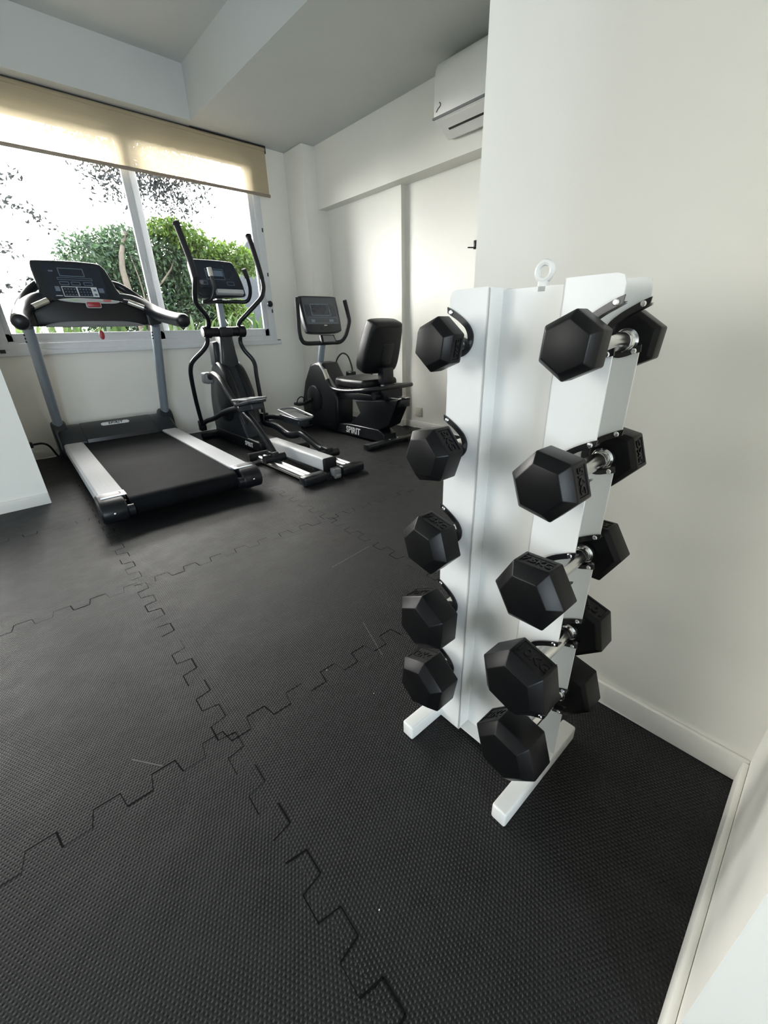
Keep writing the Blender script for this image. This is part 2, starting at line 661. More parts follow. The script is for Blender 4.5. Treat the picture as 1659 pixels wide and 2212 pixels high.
def build_floor():
    bm = bm_new()
    vs_ = [bm.verts.new(p) for p in ((XLEFT - .3, YBACK - .3, 0), (3.4, YBACK - .3, 0), (3.4, YW + .25, 0), (XLEFT - .3, YW + .25, 0))]
    bm.faces.new(vs_)
    rnd = random.Random(3)

    def strip(p, q, wd, mi=1, z=0.0006):
        a, b = Vector((*p, z)), Vector((*q, z))
        d = b - a
        if d.length < 1e-5:
            return
        n = Vector((-d.y, d.x, 0)).normalized() * wd / 2
        f = bm.faces.new([bm.verts.new(v) for v in (a - n, b - n, b + n, a + n)])
        f.material_index = mi
    A = 0.0215 / TILE
    N = 8
    def teeth():
        pts = []
        for i in range(N):
            s0 = (i + 0.03) / N
            pts += [(s0, -A), ((i + 0.47) / N, -A), ((i + 0.53) / N, A), ((i + 0.97) / N, A)]
        return pts
    T = teeth()
    for gi in range(-3, 4):
        for gj in range(-4, 5):
            for kind in (0, 1):
                pts = []
                ph = rnd.choice((1, -1)) if False else 1
                for (s, o) in T:
                    o *= ph
                    pts.append(tile_pt(gi + o, gj + s) if kind == 0 else tile_pt(gi + s, gj + o))
                # corners of the interlock run to the node
                a = tile_pt(gi, gj)
                b_ = tile_pt(gi, gj + 1) if kind == 0 else tile_pt(gi + 1, gj)
                pts = [a] + pts + [b_]
                if any(p[0] > 3.2 or p[1] > YW + .1 or p[0] < -2.6 for p in pts):
                    continue
                for p, q in zip(pts, pts[1:]):
                    if rnd.random() < .1:
                        continue
                    wd = rnd.choice((0.0010, 0.0016, 0.0022, 0.003, 0.0038))
                    strip(p, q, wd)
    # dents left by bench feet, and scuffs
    def blob(x, y, rx, ry, ang, mi, z=0.0007, n=14):
        c, s = math.cos(ang), math.sin(ang)
        ps = []
        for k in range(n):
            a = 2 * PI * k / n
            u, v = rx * math.cos(a) * rnd.uniform(.9, 1.1), ry * math.sin(a) * rnd.uniform(.9, 1.1)
            ps.append(bm.verts.new((x + u * c - v * s, y + u * s + v * c, z)))
        f = bm.faces.new(ps)
        f.material_index = mi
    for (x, y, rx, ry) in ((1.02, 1.51, .012, .008), (.965, 1.46, .014, .006), (1.14, 1.13, .012, .008), (1.00, 1.17, .018, .008)):
        blob(x, y, rx, ry, 0.6, 3)
    for (p, q, wd) in (((.72, .93), (.66, .76), .004), ((.86, 1.31), (1.10, 1.34), .005), ((.03, .86), (-.02, .93), .003)):
        strip(p, q, wd, 2, 0.0004)
    for k in range(7):
        x, y = rnd.uniform(.1, .9), rnd.uniform(-.05, .9)
        blob(x, y, .0016, .0012, 0, 4, .0009, 6)
    return struct('floor', bm, [M['floor'], M['seam'], M['scuff'], M['dent'], M['whiteprint']], 'charcoal interlocking foam mat floor with a pitted surface', 'floor', sharp=None)


build_floor()

# walls -------------------------------------------------------------
bm = bm_new()
add_box(bm, (XP - .3, YW, 0), (WX0, YW + .2, 3.0))
add_box(bm, (WX1, YW, 0), (3.4, YW + .2, 3.0))
add_box(bm, (WX0, YW, 0), (WX1, YW + .2, WZ0))
add_box(bm, (WX0, YW, WZ1), (WX1, YW + .2, 3.0))
struct('wall_window', bm, M['wall'], 'white wall around the garden window', 'wall')

bm = bm_new()
PX0, PX1, PZ0, PZ1 = -1.15, -.33, .32, 1.9
add_box(bm, (XLEFT, YP, 0), (PX0, YP + .15, 3.0))
add_box(bm, (PX1, YP, 0), (XP, YP + .15, 3.0))
add_box(bm, (PX0, YP, 0), (PX1, YP + .15, PZ0), 0)
add_box(bm, (PX0, YP, PZ1), (PX1, YP + .15, 3.0))
add_box(bm, (XP - .15, YP + .15, 0), (XP, YW + .2, 3.0))
struct('wall_pier', bm, M['wall'], 'white wall end standing before the treadmill', 'wall')

bm = bm_new()
YJ = 3.118
add_box(bm, (XL, YJ, 0), (3.4, YW, ZC))
add_box(bm, (XR, YBACK, 0), (3.4, YJ, ZC))
struct('wall_right', bm, M['wall'], 'white long wall with a shallow step behind the bike', 'wall')

bm = bm_new()
add_box(bm, (XB, -.09, 2.095), (3.4, YW, ZC))
struct('beam_right', bm, M['wall'], 'white beam along the top of the long wall', 'beam')

bm = bm_new()
add_box(bm, (2.84, 4.216, 0), (XL + .02, YW, ZC), 0.012, 3)
struct('column_corner', bm, M['wall'], 'white corner column between window and long wall', 'column')

bm = bm_new()
add_box(bm, (XF, YF - .12, 0), (XF + .12, YE, 3.1))
struct('wall_rack', bm, M['wall'], 'white partition wall behind the dumbbell rack', 'wall')

bm = bm_new()
add_box(bm, (.42, YF - .12, 0), (XF, YF, 3.1))
add_box(bm, (XF + .12, YF - .12, 0), (3.4, YF, 3.1))
struct('wall_front', bm, M['wall'], 'white wall meeting the partition beside the rack', 'wall')

bm = bm_new()
SX0, SX1, SZ0, SZ1 = 1.2, 2.95, .40, 2.2
add_box(bm, (XLEFT - .2, YBACK, 0), (XLEFT, SX0, 3.1))
add_box(bm, (XLEFT - .2, SX1, 0), (XLEFT, YP + .15, 3.1))
add_box(bm, (XLEFT - .2, SX0, 0), (XLEFT, SX1, SZ0))
add_box(bm, (XLEFT - .2, SX0, SZ1), (XLEFT, SX1, 3.1))
struct('wall_left', bm, M['wall'], 'white wall outside the picture', 'wall')
bm = bm_new()
KX0, KX1, KZ0 = -2.45, -.6, .05
add_box(bm, (XLEFT, YBACK - .15, 0), (KX0, YBACK, 3.1))
add_box(bm, (KX1, YBACK - .15, 0), (3.4, YBACK, 3.1))
add_box(bm, (KX0, YBACK - .15, 0), (KX1, YBACK, KZ0))
add_box(bm, (KX0, YBACK - .15, 2.1), (KX1, YBACK, 3.1))
struct('wall_back', bm, M['wall'], 'white wall behind the photographer', 'wall')

bm = bm_new()
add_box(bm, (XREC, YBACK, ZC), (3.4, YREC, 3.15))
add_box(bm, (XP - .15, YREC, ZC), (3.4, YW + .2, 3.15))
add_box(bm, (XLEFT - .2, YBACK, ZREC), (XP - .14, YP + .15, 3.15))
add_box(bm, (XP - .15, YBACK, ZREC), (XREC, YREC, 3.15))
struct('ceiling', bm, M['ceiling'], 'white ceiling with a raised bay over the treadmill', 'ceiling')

# baseboards ----------------------------------------------------------
BH, BT = .068, .012


def baseboard(name, lo, hi):
    bm = bm_new()
    add_box(bm, lo, hi, .004, 2)
    return struct(name, bm, M['baseboard'])


baseboard('baseboard_rack', (XF - BT, YF, 0), (XF, YE + .0, BH))
baseboard('baseboard_front', (.42, YF, 0), (XF - BT, YF + BT, BH))
baseboard('baseboard_pier', (XLEFT, YP - BT, 0), (XP, YP, BH))
baseboard('baseboard_window', (XP, YW - BT, 0), (2.84, YW, BH))
bm = bm_new()
add_box(bm, (XL - BT, YJ - BT, 0), (XL, 4.216, BH), .004)
add_box(bm, (XR - BT, YE, 0), (XR, YJ, BH), .004)
add_box(bm, (XL - BT, YJ - BT, 0), (XR, YJ, BH), .004)
struct('baseboard_right', bm, M['baseboard'])

# window ---------------------------------------------------------------
win = thing('window_1', 'wide sliding garden window with two panes and white frame', 'window')
win['kind'] = 'structure'
bm = bm_new()
y0, y1 = YW - .005, YW + .12
FW = .055
add_box(bm, (WX0 - .02, y0 - .012, WZ0 - .005), (WX1 + .02, y1, WZ0 + FW), .004)
add_box(bm, (WX0 - .02, y0, WZ1 - FW), (WX1 + .02, y1, WZ1 + .01), .004)
add_box(bm, (WX0 - .02, y0, WZ0), (WX0 + FW, y1, WZ1), .004)
add_box(bm, (WX1 - FW, y0, WZ0), (WX1 + .02, y1, WZ1), .004)
add_box(bm, (WX0 - .04, y0 - .03, WZ0 - .035), (WX1 + .06, y0, WZ0 + .004), .004)   # lip under the frame
add_box(bm, (WX0, y0 + .035, WZ0 + FW), (WX1, y0 + .04, WZ0 + FW + .014))
obj('window_frame', bm, M['aluminium'], win)


def sash(x0, x1, y, name):
    bm = bm_new()
    a, z0, z1 = .063, WZ0 + FW - .006, WZ1 - FW + .006
    add_box(bm, (x0, y, z0), (x1, y + .03, z0 + a * 1.25), .004)
    add_box(bm, (x0, y, z1 - a), (x1, y + .03, z1), .004)
    add_box(bm, (x0, y, z0), (x0 + a, y + .03, z1), .004)
    add_box(bm, (x1 - a, y, z0), (x1, y + .03, z1), .004)
    add_box(bm, (x0 + a * .75, y - .004, z0 + a), (x0 + a * .85, y, z1 - a))
    add_box(bm, (x1 - a * .85, y - .004, z0 + a), (x1 - a * .75, y, z1 - a))
    s = obj(name, bm, M['aluminium'], win)
    g = bm_new()
    add_box(g, (x0 + a, y + .012, z0 + a * 1.25), (x1 - a, y + .017, z1 - a))
    obj('glass_pane', g, M['glass'], s)
    return s


sash(WX0 + FW - .02, 1.41, YW + .065, 'sash')
s2 = sash(1.284, WX1 - FW + .015, YW + .02, 'sash')
bm = bm_new()
add_box(bm, (1.305, YW + .008, 1.47), (1.322, YW + .022, 1.58), .004)
obj('sash_lock', bm, M['aluminium'], s2)
bm = bm_new()
add_lathe(bm, [(0, .012), (.03, .012), (.034, .03), (.05, .03), (.055, .02)], (2.462, YW - .005, 1.235), (0, -1, 0), 16)
obj('latch_knob', bm, M['blackplastic'], win)
bm = bm_new()
add_box(bm, (WX1 + .02, y0 - .028, WZ0 - .012), (WX1 + .05, y0 - .004, WZ0 + .012))
for z in (1.15, 1.5, 1.9):
    add_box(bm, (WX1 - .004, y0 - .004, z), (WX1 + .008, y0 + .002, z + .035))
obj('frame_fitting', bm, M['seal_and_shade'], win)
bm = bm_new()
add_box(bm, (WX0 - .015, y0 - .035, WZ0 - .012), (WX0 + .02, y0 - .012, WZ0 + .014))
add_box(bm, (WX0 + .0, y0 - .004, 1.12), (WX0 + .012, y0 + .001, 1.24))
obj('frame_fitting', bm, M['seal_and_shade'], win)

w2 = thing('added_side_window', 'unseen side window added to let in more daylight', 'window')  # added opening, out of view: side daylight for partition and rack
w2['kind'] = 'structure'
bm = bm_new()
for (a, b_) in ((SX0, SX0 + .05), (SX1 - .05, SX1)):
    add_box(bm, (XLEFT - .10, a, SZ0), (XLEFT - .04, b_, SZ1))
add_box(bm, (XLEFT - .10, SX0, SZ0), (XLEFT - .04, SX1, SZ0 + .05))
add_box(bm, (XLEFT - .10, SX0, SZ1 - .05), (XLEFT - .04, SX1, SZ1))
obj('window_frame', bm, M['aluminium'], w2)
bm = bm_new()
add_box(bm, (XLEFT - .075, SX0 + .04, SZ0 + .04), (XLEFT - .07, SX1 - .04, SZ1 - .04))
obj('glass_pane', bm, M['tintedglass'], w2)

w4 = thing('added_pier_window', 'narrow unseen window added to the wall end for daylight', 'window')  # added opening, out of view: daylight on the rack and dumbbell chamfers
w4['kind'] = 'structure'
bm = bm_new()
for (a, b_) in ((PX0, PX0 + .04), (PX1 - .04, PX1)):
    add_box(bm, (a, YP + .04, PZ0), (b_, YP + .10, PZ1))
add_box(bm, (PX0, YP + .04, PZ0), (PX1, YP + .10, PZ0 + .04))
add_box(bm, (PX0, YP + .04, PZ1 - .04), (PX1, YP + .10, PZ1))
obj('window_frame', bm, M['aluminium'], w4)
bm = bm_new()
add_box(bm, (PX0 + .03, YP + .07, PZ0 + .03), (PX1 - .03, YP + .075, PZ1 - .03))
obj('glass_pane', bm, M['palegreyglass'], w4)

w3 = thing('added_back_window', 'unseen window added behind the photographer for fill daylight', 'window')  # added opening, out of view: fills surfaces that face away from the garden
w3['kind'] = 'structure'
bm = bm_new()
for (a, b_) in ((KX0, KX0 + .06), (KX1 - .06, KX1), ((KX0 + KX1) / 2 - .03, (KX0 + KX1) / 2 + .03)):
    add_box(bm, (a, YBACK - .12, KZ0), (b_, YBACK - .05, 2.1))
add_box(bm, (KX0, YBACK - .12, KZ0), (KX1, YBACK - .05, KZ0 + .06))
add_box(bm, (KX0, YBACK - .12, 2.04), (KX1, YBACK - .05, 2.1))
obj('window_frame', bm, M['aluminium'], w3)
bm = bm_new()
add_box(bm, (KX0 + .05, YBACK - .09, KZ0 + .05), (KX1 - .05, YBACK - .085, 2.05))
obj('glass_pane', bm, M['glass'], w3)

# roller blind ------------------------------------------------------------
bl = thing('roller_blind', 'beige see-through roller blind half lowered over the garden window', 'blind')
BX0, BX1 = XP, 2.612
BZ = 2.212
bm = bm_new()
bm.faces.new([bm.verts.new(p) for p in ((BX0, YW - .036, BZ), (BX1, YW - .036, BZ), (BX1, YW - .036, 2.588), (BX0, YW - .036, 2.588))])
obj('fabric', bm, M['blind'], bl)
bm = bm_new()
add_box(bm, (BX0, YW - .044, BZ - .012), (BX1 + .01, YW - .028, BZ + .014), .005)
obj('bottom_rail', bm, mat('brown_grey_blind_rail', (0.30, 0.24, 0.19), .45, noise=.08, nscale=60), bl)
bm = bm_new()
add_tube(bm, [(BX0, YW - .026, 2.582), (BX1, YW - .026, 2.582)], .018, 16)
obj('roller', bm, M['blind'], bl)
bm = bm_new()
add_box(bm, (BX1, YW - .050, 2.550), (BX1 + .006, YW - .005, 2.606), .004)
add_box(bm, (BX0, YW - .030, 2.600), (BX1 + .006, YW - .005, 2.607))
add_box(bm, (1.9, YW - .048, 2.600), (BX1 + .006, YW - .036, 2.607))  # dark strip standing in for the shadow in the gap below the ceiling
obj('bracket_and_gap_shade', bm, M['seal_and_shade'], bl)

# air conditioner -----------------------------------------------------------
AY0, AY1 = 1.62, 2.47
ac = thing('air_conditioner', 'white split air conditioner mounted high on the beam', 'air conditioner', (XB, (AY0 + AY1) / 2, 2.2))
hw = (AY1 - AY0) / 2
prof = [(-.003, .005), (-.003, .36), (-.06, .385), (-.15, .375), (-.19, .355), (-.212, .32), (-.222, .27), (-.222, .075), (-.212, .058), (-.06, -.012)]
bm = bm_new()
add_prism(bm, [(x, z) for x, z in prof], -hw, hw, 'y', .012, 3)
obj('casing', bm, M['acwhite'], ac)
bm = bm_new()
add_box(bm, (-.228, -hw + .004, .062), (-.208, hw + .004, .074), .004)
obj('panel_joint', bm, M['midgrey'], ac)
bm = bm_new()
dx, dz = -.06 + .212, -.012 - .058
for f0, f1, up in ((.05, .45, .004),):
    p0, p1 = (-.212 + dx * f0, .058 + dz * f0), (-.212 + dx * f1, .058 + dz * f1)
    add_prism(bm, [(p0[0], p0[1]), (p1[0], p1[1]), (p1[0] - .003, p1[1] - .007), (p0[0] - .003, p0[1] - .007)], -hw + .07, hw - .07, 'y', .001)
obj('louver', bm, M['acwhite'], ac)
bm = bm_new()
p0 = (-.212 + dx * .47, .058 + dz * .47)
add_prism(bm, [(p0[0], p0[1]), (p0[0] + .016, p0[1] - .0074), (p0[0] + .014, p0[1] - .010), (p0[0] - .002, p0[1] - .0026)], -hw + .07, hw - .07, 'y')
obj('air_slot', bm, M['acdark'], ac)
bm = bm_new()
add_tube(bm, [(-.2235, hw - .030, .098), (-.2235, hw - .045, .112), (-.2235, hw - .062, .120), (-.2235, hw - .066, .132), (-.2235, hw - .056, .142)], .0035, 6, 4)
obj('emblem', bm, M['midgrey'], ac)

# socket, hook --------------------------------------------------------------
so = thing('wall_socket', 'small square socket plate low on the long wall', 'socket', (XR, 2.93, .165))
bm = bm_new()
add_box(bm, (-.009, -.045, -.045), (0, .045, .045), .004)
obj('plate', bm, M['socket'], so)
bm = bm_new()
add_box(bm, (-.011, -.028, -.028), (-.008, .028, .028), .002)
obj('insert', bm, M['socket'], so)
hk = thing('wall_hook', 'small black hook high on the long wall beside the partition', 'hook', (XR, 2.335, 1.55))
bm = bm_new()
add_box(bm, (-.012, -.012, -.03), (0, .012, .03), .003)
obj('plate', bm, M['blackplastic'], hk)
bm = bm_new()
add_tube(bm, [(-.012, 0, -.02), (-.05, .012, -.022), (-.058, .03, -.02)], .005, 8)
obj('peg', bm, M['blackplastic'], hk)

# ------------------------------------------------------------------ dumbbell rack
RA = R(-1.2)
RO = Vector((.664, .363, 0))
rack = thing('dumbbell_rack', 'white upright dumbbell rack standing by the partition wall', 'rack', RO, (0, 0, RA))
HO = .141            # outer half width
PW = .080            # plate width
ZT = 1.008
TIER = [.9247 - .1845 * k for k in range(5)]
NI = [(-.002, .0485), (.008, .043), (.020, .0367), (.030, .0300), (.038, .0235), (.0435, .0130), (.0435, .002), (.039, -.0072), (.032, -.0130), (.026, -.0152), (.017, -.0125), (.008, -.008), (-.002, -.0035)]
NO = [(-.003, .0580), (.008, .0535), (.0245, .0445), (.036, .0370), (.047, .0275), (.0545, .0140), (.0540, -.001), (.048, -.0115), (.039, -.0190), (.028, -.0225), (.017, -.0205), (.008, -.0170), (-.003, -.0135)]
NID = [(p.x, p.y) for p in catmull([(x, y, 0) for x, y in NI], 4)]
NOD = [(p.x, p.y) for p in catmull([(x, y, 0) for x, y in NO], 4)]
NMID = [((a[0] + b_[0]) / 2, (a[1] + b_[1]) / 2) for a, b_ in zip(NID, NOD)]


def plate_outline():
    pts = [(0, .012)]
    for z in reversed(TIER):
        for (i, dz_) in reversed(NMID):
            pts.append((max(i, 0), z + dz_))
    pts += [(0, ZT - .012), (.003, ZT - .003), (.012, ZT)]
    pts += [(PW - .002, ZT), (PW, ZT - .002), (PW, .012)]
    out = []
    for p in pts:
        if not out or (abs(out[-1][0] - p[0]) + abs(out[-1][1] - p[1])) > 1e-5:
            out.append(p)
    return out


def yy(side, i):       # side -1: the column nearer the camera, +1: the far column
    return side * (HO - i)


for side in (1, -1):
    bm = bm_new()
    ol = [(yy(side, i), z) for i, z in plate_outline()]
    add_prism(bm, ol, -.048, -.045, 'x')
    add_prism(bm, ol, .045, .048, 'x')
    a, b_ = sorted((yy(side, PW), yy(side, PW - .003)))
    add_box(bm, (-.048, a, .012), (.048, b_, ZT - .001))
    up = obj('upright', bm, M['rackwhite'], rack, sharp=30)
    bm = bm_new()
    if side < 0:
        add_box(bm, (-.152, -.1445, 0), (.152, -.1105, .041), .005, 3)
    else:
        add_box(bm, (-.152, .1245, 0), (.152, .1585, .041), .005, 3)
    obj('foot', bm, M['rackwhite'], rack)
    for z in TIER:
        for front in (True, False):
            x0 = -.0512 if front else .0418
            bm = bm_new()
            A = [(yy(side, i), z + d_) for i, d_ in NID]
            B = [(yy(side, i), z + d_) for i, d_ in NOD]
            t = bmesh.new()
            for k in range(len(A) - 1):
                for xx, fl_ in ((x0, 0), (x0 + .0032, 1)):
                    t.faces.new([t.verts.new((xx, *p)) for p in (A[k], A[k + 1], B[k + 1], B[k])])
                t.faces.new([t.verts.new(q) for q in ((x0, *B[k]), (x0, *B[k + 1]), (x0 + .0032, *B[k + 1]), (x0 + .0032, *B[k]))])
                t.faces.new([t.verts.new(q) for q in ((x0, *A[k]), (x0, *A[k + 1]), (x0 + .016, *A[k + 1]), (x0 + .016, *A[k]))])
                A2 = [(p[0] * .8 + q[0] * .2, p[1] * .8 + q[1] * .2) for p, q in ((A[k], B[k]), (A[k + 1], B[k + 1]))]
                t.faces.new([t.verts.new(q) for q in ((x0, *A2[0]), (x0, *A2[1]), (x0 + .016, *A2[1]), (x0 + .016, *A2[0]))])
            for e in (0, -1):
                t.faces.new([t.verts.new(q) for q in ((x0, *A[e]), (x0, *B[e]), (x0 + .0032, *B[e]), (x0 + .0032, *A[e]))])
            join(bm, t)
            sd = obj('saddle', bm, M['saddle'], rack, sharp=40)
            for (i, d_) in ((.006, .0495), (.006, -.0125)):
                bm = bm_new()
                add_lathe(bm, [(-.001, .0042), (.0012, .0042), (.0026, .003), (.0028, .0012)], (x0, yy(side, i), z + d_), (-1, 0, 0), 12)
                obj('screw', bm, M['screw'], sd)
bm = bm_new()
add_box(bm, (-.010, -(HO - PW), .014), (-.007, HO - PW, ZT - .004))
add_box(bm, (-.040, -(HO - PW), .012), (-.008, HO - PW, .0155))
obj('center_panel', bm, M['rackwhite'], rack)
bm = bm_new()
add_tube(bm, [(-.006, -.006 + .012 * math.cos(a), 1.0235 + .012 * math.sin(a)) for a in [2 * PI * k / 20 for k in range(20)]], .0045, 8, 0, True)
add_box(bm, (-.010, -.014, .995), (-.002, .002, 1.013), .002)
obj('lifting_eye', bm, M['rackwhite'], rack)


# ------------------------------------------------------------------ dumbbells
def dumbbell(side, tier, th, Rr, L, c, rf, face, txt, xoff, label, zoff=0.0):
    """th: turn of the hexagon; face: index of the side face carrying the weight"""
    lx, ly, lz = xoff, side * .1135, TIER[tier] + zoff
    wp = Vector((RO.x + lx * math.cos(RA) - ly * math.sin(RA), RO.y + lx * math.sin(RA) + ly * math.cos(RA), lz))
    d = thing('dumbbell', label, 'dumbbell', wp, (0, 0, RA), 'black hexagonal rubber dumbbells on the white rack')
    g = .0795
    bm = bm_new()
    pr = [(-g - .004, .0125), (-g + .004, .0135), (-g + .006, .0185), (-g + .013, .0185), (-g + .015, .0150), (-g + .019, .0138),
          (-g + .0195, .0122), (-g + .0225, .0122), (-g + .023, .0138), (-g + .027, .0138), (-g + .0275, .0122), (-g + .0305, .0122), (-g + .031, .0138),
          (-.03, .0140), (0, .0140)]
    pr = pr + [(-s, r) for s, r in reversed(pr[:-1])]
    add_lathe(bm, pr, (0, 0, 0), (1, 0, 0), 24)
    for f in bm.faces:
        cx = f.calc_center_median().x
        for q in (-g + .021, -g + .029, g - .021, g - .029):
            if abs(cx - q) < .0016:
                f.material_index = 1
    obj('handle', bm, [M['chrome'], M['darkchrome']], d, sharp=30)
    for sgn in (-1, 1):
        bm = bm_new()
        ci, ri = .005, Rr * .86
        rings = [(g - .001, ri * .98), (g, ri), (g + ci, Rr), (g + ci + L - ci, Rr), (g + L + c, rf), ]
        V = []
        for (x, r) in rings:
            V.append([bm.verts.new((sgn * x, r * math.sin(th - PI / 3 * i), r * math.cos(th - PI / 3 * i))) for i in range(6)])
        bm.faces.new(V[0])
        bm.faces.new(V[-1])
        lab = None
        for a, (A, B) in enumerate(zip(V, V[1:])):
            for i in range(6):
                f = bm.faces.new((A[i], A[(i + 1) % 6], B[(i + 1) % 6], B[i]))
                if a == 2 and i == face:
                    lab = f
        bmesh.ops.recalc_face_normals(bm, faces=bm.faces)
        # sunk panel for the weight
        nrm = lab.normal.copy()
        cen = lab.calc_center_median()
        r1 = bmesh.ops.inset_region(bm, faces=[lab], thickness=.0075, depth=0)
        r2 = bmesh.ops.inset_region(bm, faces=[lab], thickness=.0008, depth=-.0016)
        es = [e for e in bm.edges if e.is_manifold and e.calc_face_angle(0) > R(15) and all(abs((v.co - cen).length) > -1 for v in e.verts)
              and not any(f is lab for f in e.link_faces)]
        es = [e for e in es if all(math.hypot(v.co.y, v.co.z) > rf * .7 for v in e.verts) and all(f not in r2['faces'] for f in e.link_faces)]
        bmesh.ops.bevel(bm, geom=es, offset=.0016, segments=2, profile=.5, affect='EDGES')
        hd = obj('head', bm, M['rubber'], d, sharp=28)
        if txt:
            p0 = Vector((0, Rr * math.sin(th - PI / 3 * face), Rr * math.cos(th - PI / 3 * face)))
            p1 = Vector((0, Rr * math.sin(th - PI / 3 * (face + 1)), Rr * math.cos(th - PI / 3 * (face + 1))))
            tx = (p1 - p0).normalized() * (1 if sgn < 0 else -1)
            upv = Vector((1, 0, 0)) * (1 if sgn < 0 else -1)
            size = min((L - .018) * .78, Rr * 1.6 / max(len(txt), 3))
            tb = text_bm(txt, size, .0022, basis(tx, upv, nrm, cen - nrm * .0012), bold=.0004)
            obj('weight_marking', tb, M['rubber'], hd, sharp=30)
    return d


SPEC = [(.0436, .0312, .0135, .033), (.0534, .0445, .0155, .0375), (.0615, .0455, .0178, .0405), (.0688, .0525, .019, .0463), (.0697, .0600, .018, .049)]
TH_R = [-4.6, 18.8, 31.4, 12.0, 17.8]
TH_L = [-9.2, -18.5, 17.8, -2.2, -8.9]
FACE_R = [3, 1, 0, 0, 5]
FACE_L = [1, 0, 0, 5, 5]
TXT = ['2.5KG', '5KG', '7.5KG', '10KG', '12KG']
XO = [-.005, -.006, -.006, -.006, .004]
LR = ['smallest black hex dumbbell, top saddle of the rack column nearest the partition wall',
      'black 5KG hex dumbbell, second from top in the rack column nearest the partition wall',
      'black 7.5KG hex dumbbell, middle of the rack column nearest the partition wall',
      'black 10KG hex dumbbell, second from bottom in the rack column nearest the partition wall',
      'largest black hex dumbbell just above the rack foot nearest the partition wall']
LL = ['smallest black hex dumbbell, top of the rack column facing the machines',
      'black 5KG hex dumbbell, second from top in the rack column facing the machines',
      'black 7.5KG hex dumbbell, middle of the rack column facing the machines',
      'black 10KG hex dumbbell, second from bottom in the rack column facing the machines',
      'black 12KG hex dumbbell at the bottom of the rack column facing the machines']
for k in range(5):
    Rr, L, c, rf = SPEC[k]
    dumbbell(-1, k, R(TH_R[k]), Rr, L, c, rf, FACE_R[k], TXT[k], XO[k], LR[k], .004 if k == 4 else 0)
    dumbbell(1, k, R(TH_L[k]), Rr, L, c, rf, FACE_L[k], TXT[k], XO[k], LL[k], .004 if k == 4 else 0)

# ------------------------------------------------------------------ treadmill
tm = thing('treadmill', 'black treadmill with silver side rails standing under the garden window', 'treadmill', (.680, 3.40, 0), (0, 0, R(-1.5)))
bm = bm_new()
for s in (-1, 1):
    add_box(bm, (min(s * .30, s * .425), -.92, .055), (max(s * .30, s * .425), .75, .135), .01)
add_box(bm, (-.30, -.80, .06), (.30, .75, .115))
add_box(bm, (-.36, -.70, .02), (.36, -.62, .07), .01)
obj('deck_frame', bm, M['blackplastic'], tm)
bm = bm_new()          # running belt wrapped over the rear roller
r_, zt = .055, .158
prof = [(.80, zt), (-.93, zt)]
for k in range(1, 9):
    a = R(90 + 180 * k / 8)
    prof.append((-.93 + r_ * math.cos(a), zt - r_ + r_ * math.sin(a)))
prof += [(.80, zt - 2 * r_)]
add_prism(bm, prof, -.300, .300, 'x')
obj('running_belt', bm, M['belt'], tm)
for s in (-1, 1):
    bm = bm_new()
    x0, x1 = s * .302, s * .432
    add_prism(bm, [(x0, .128), (x0, .166), (s * .312, .171), (s * .418, .171), (x1, .160), (s * .434, .105), (s * .425, .095), (s * .40, .128)], -.865, .72, 'y', .0015, 1)
    for k in range(1, 4):
        add_box(bm, (min(s * (.33 + .022 * k), s * (.333 + .022 * k)), -.865, .1708), (max(s * (.33 + .022 * k), s * (.333 + .022 * k)), .70, .1716))
    rl = obj('side_rail', bm, M['railsilver'], tm)
    bm = bm_new()
    add_box(bm, (min(s * .300, s * .422), -.935, .1705), (max(s * .300, s * .422), -.845, .1745), .0015)
    st = obj('rail_end_plate', bm, M['sticker'], rl)
    tb = bm_new()
    for k in range(5):
        xx = s * (.33 + .018 * k)
        add_box(tb, (xx - .005, -.882 - .004 * (k % 2), .1744), (xx + .005, -.870, .1750))
    add_box(tb, (min(s * .32, s * .41), -.866, .1744), (max(s * .32, s * .41), -.863, .1750))
    obj('rail_printing', tb, M['blackprint'], rl)
    bm = bm_new()
    add_prism(bm, smooth_poly([(-.862, .050), (-.862, .172), (-.93, .1715), (-.985, .150), (-1.012, .105), (-.995, .055), (-.93, .035)], 4), min(s * .318, s * .446), max(s * .318, s * .446), 'x', .014, 3)
    ec = obj('end_cap', bm, M['blackplastic'], tm)
    bm = bm_new()
    add_lathe(bm, [(0, .006), (.003, .006), (.004, .004)], (s * .385, -1.009, .105), (0, -1, .1), 10)
    obj('cap_screw', bm, M['screw'], ec)
    bm = bm_new()
    add_tube(bm, [(s * .32, -.985, .10), (s * .29, -.985, .10)], .03, 14)
    obj('roller_bracket', bm, M['satinblack'], tm)
# motor hood
bm = bm_new()
hood = [(.69, .06), (.70, .172), (.72, .186), (.80, .232), (.88, .268), (.96, .278), (1.02, .268), (1.06, .235), (1.075, .16), (1.06, .045), (.90, .035)]
add_prism(bm, hood, -.440, .440, 'x', .03, 4)
hd = obj('motor_hood', bm, M['greyplastic'], tm)
bm = bm_new()
hp = [(.685, .150), (.690, .186), (.72, .2), (.80, .245), (.87, .275), (.93, .285), (.95, .25)]
add_prism(bm, hp, -.275, .275, 'x', .012, 3)
hpn = obj('hood_panel', bm, M['greyplastic'], hd)
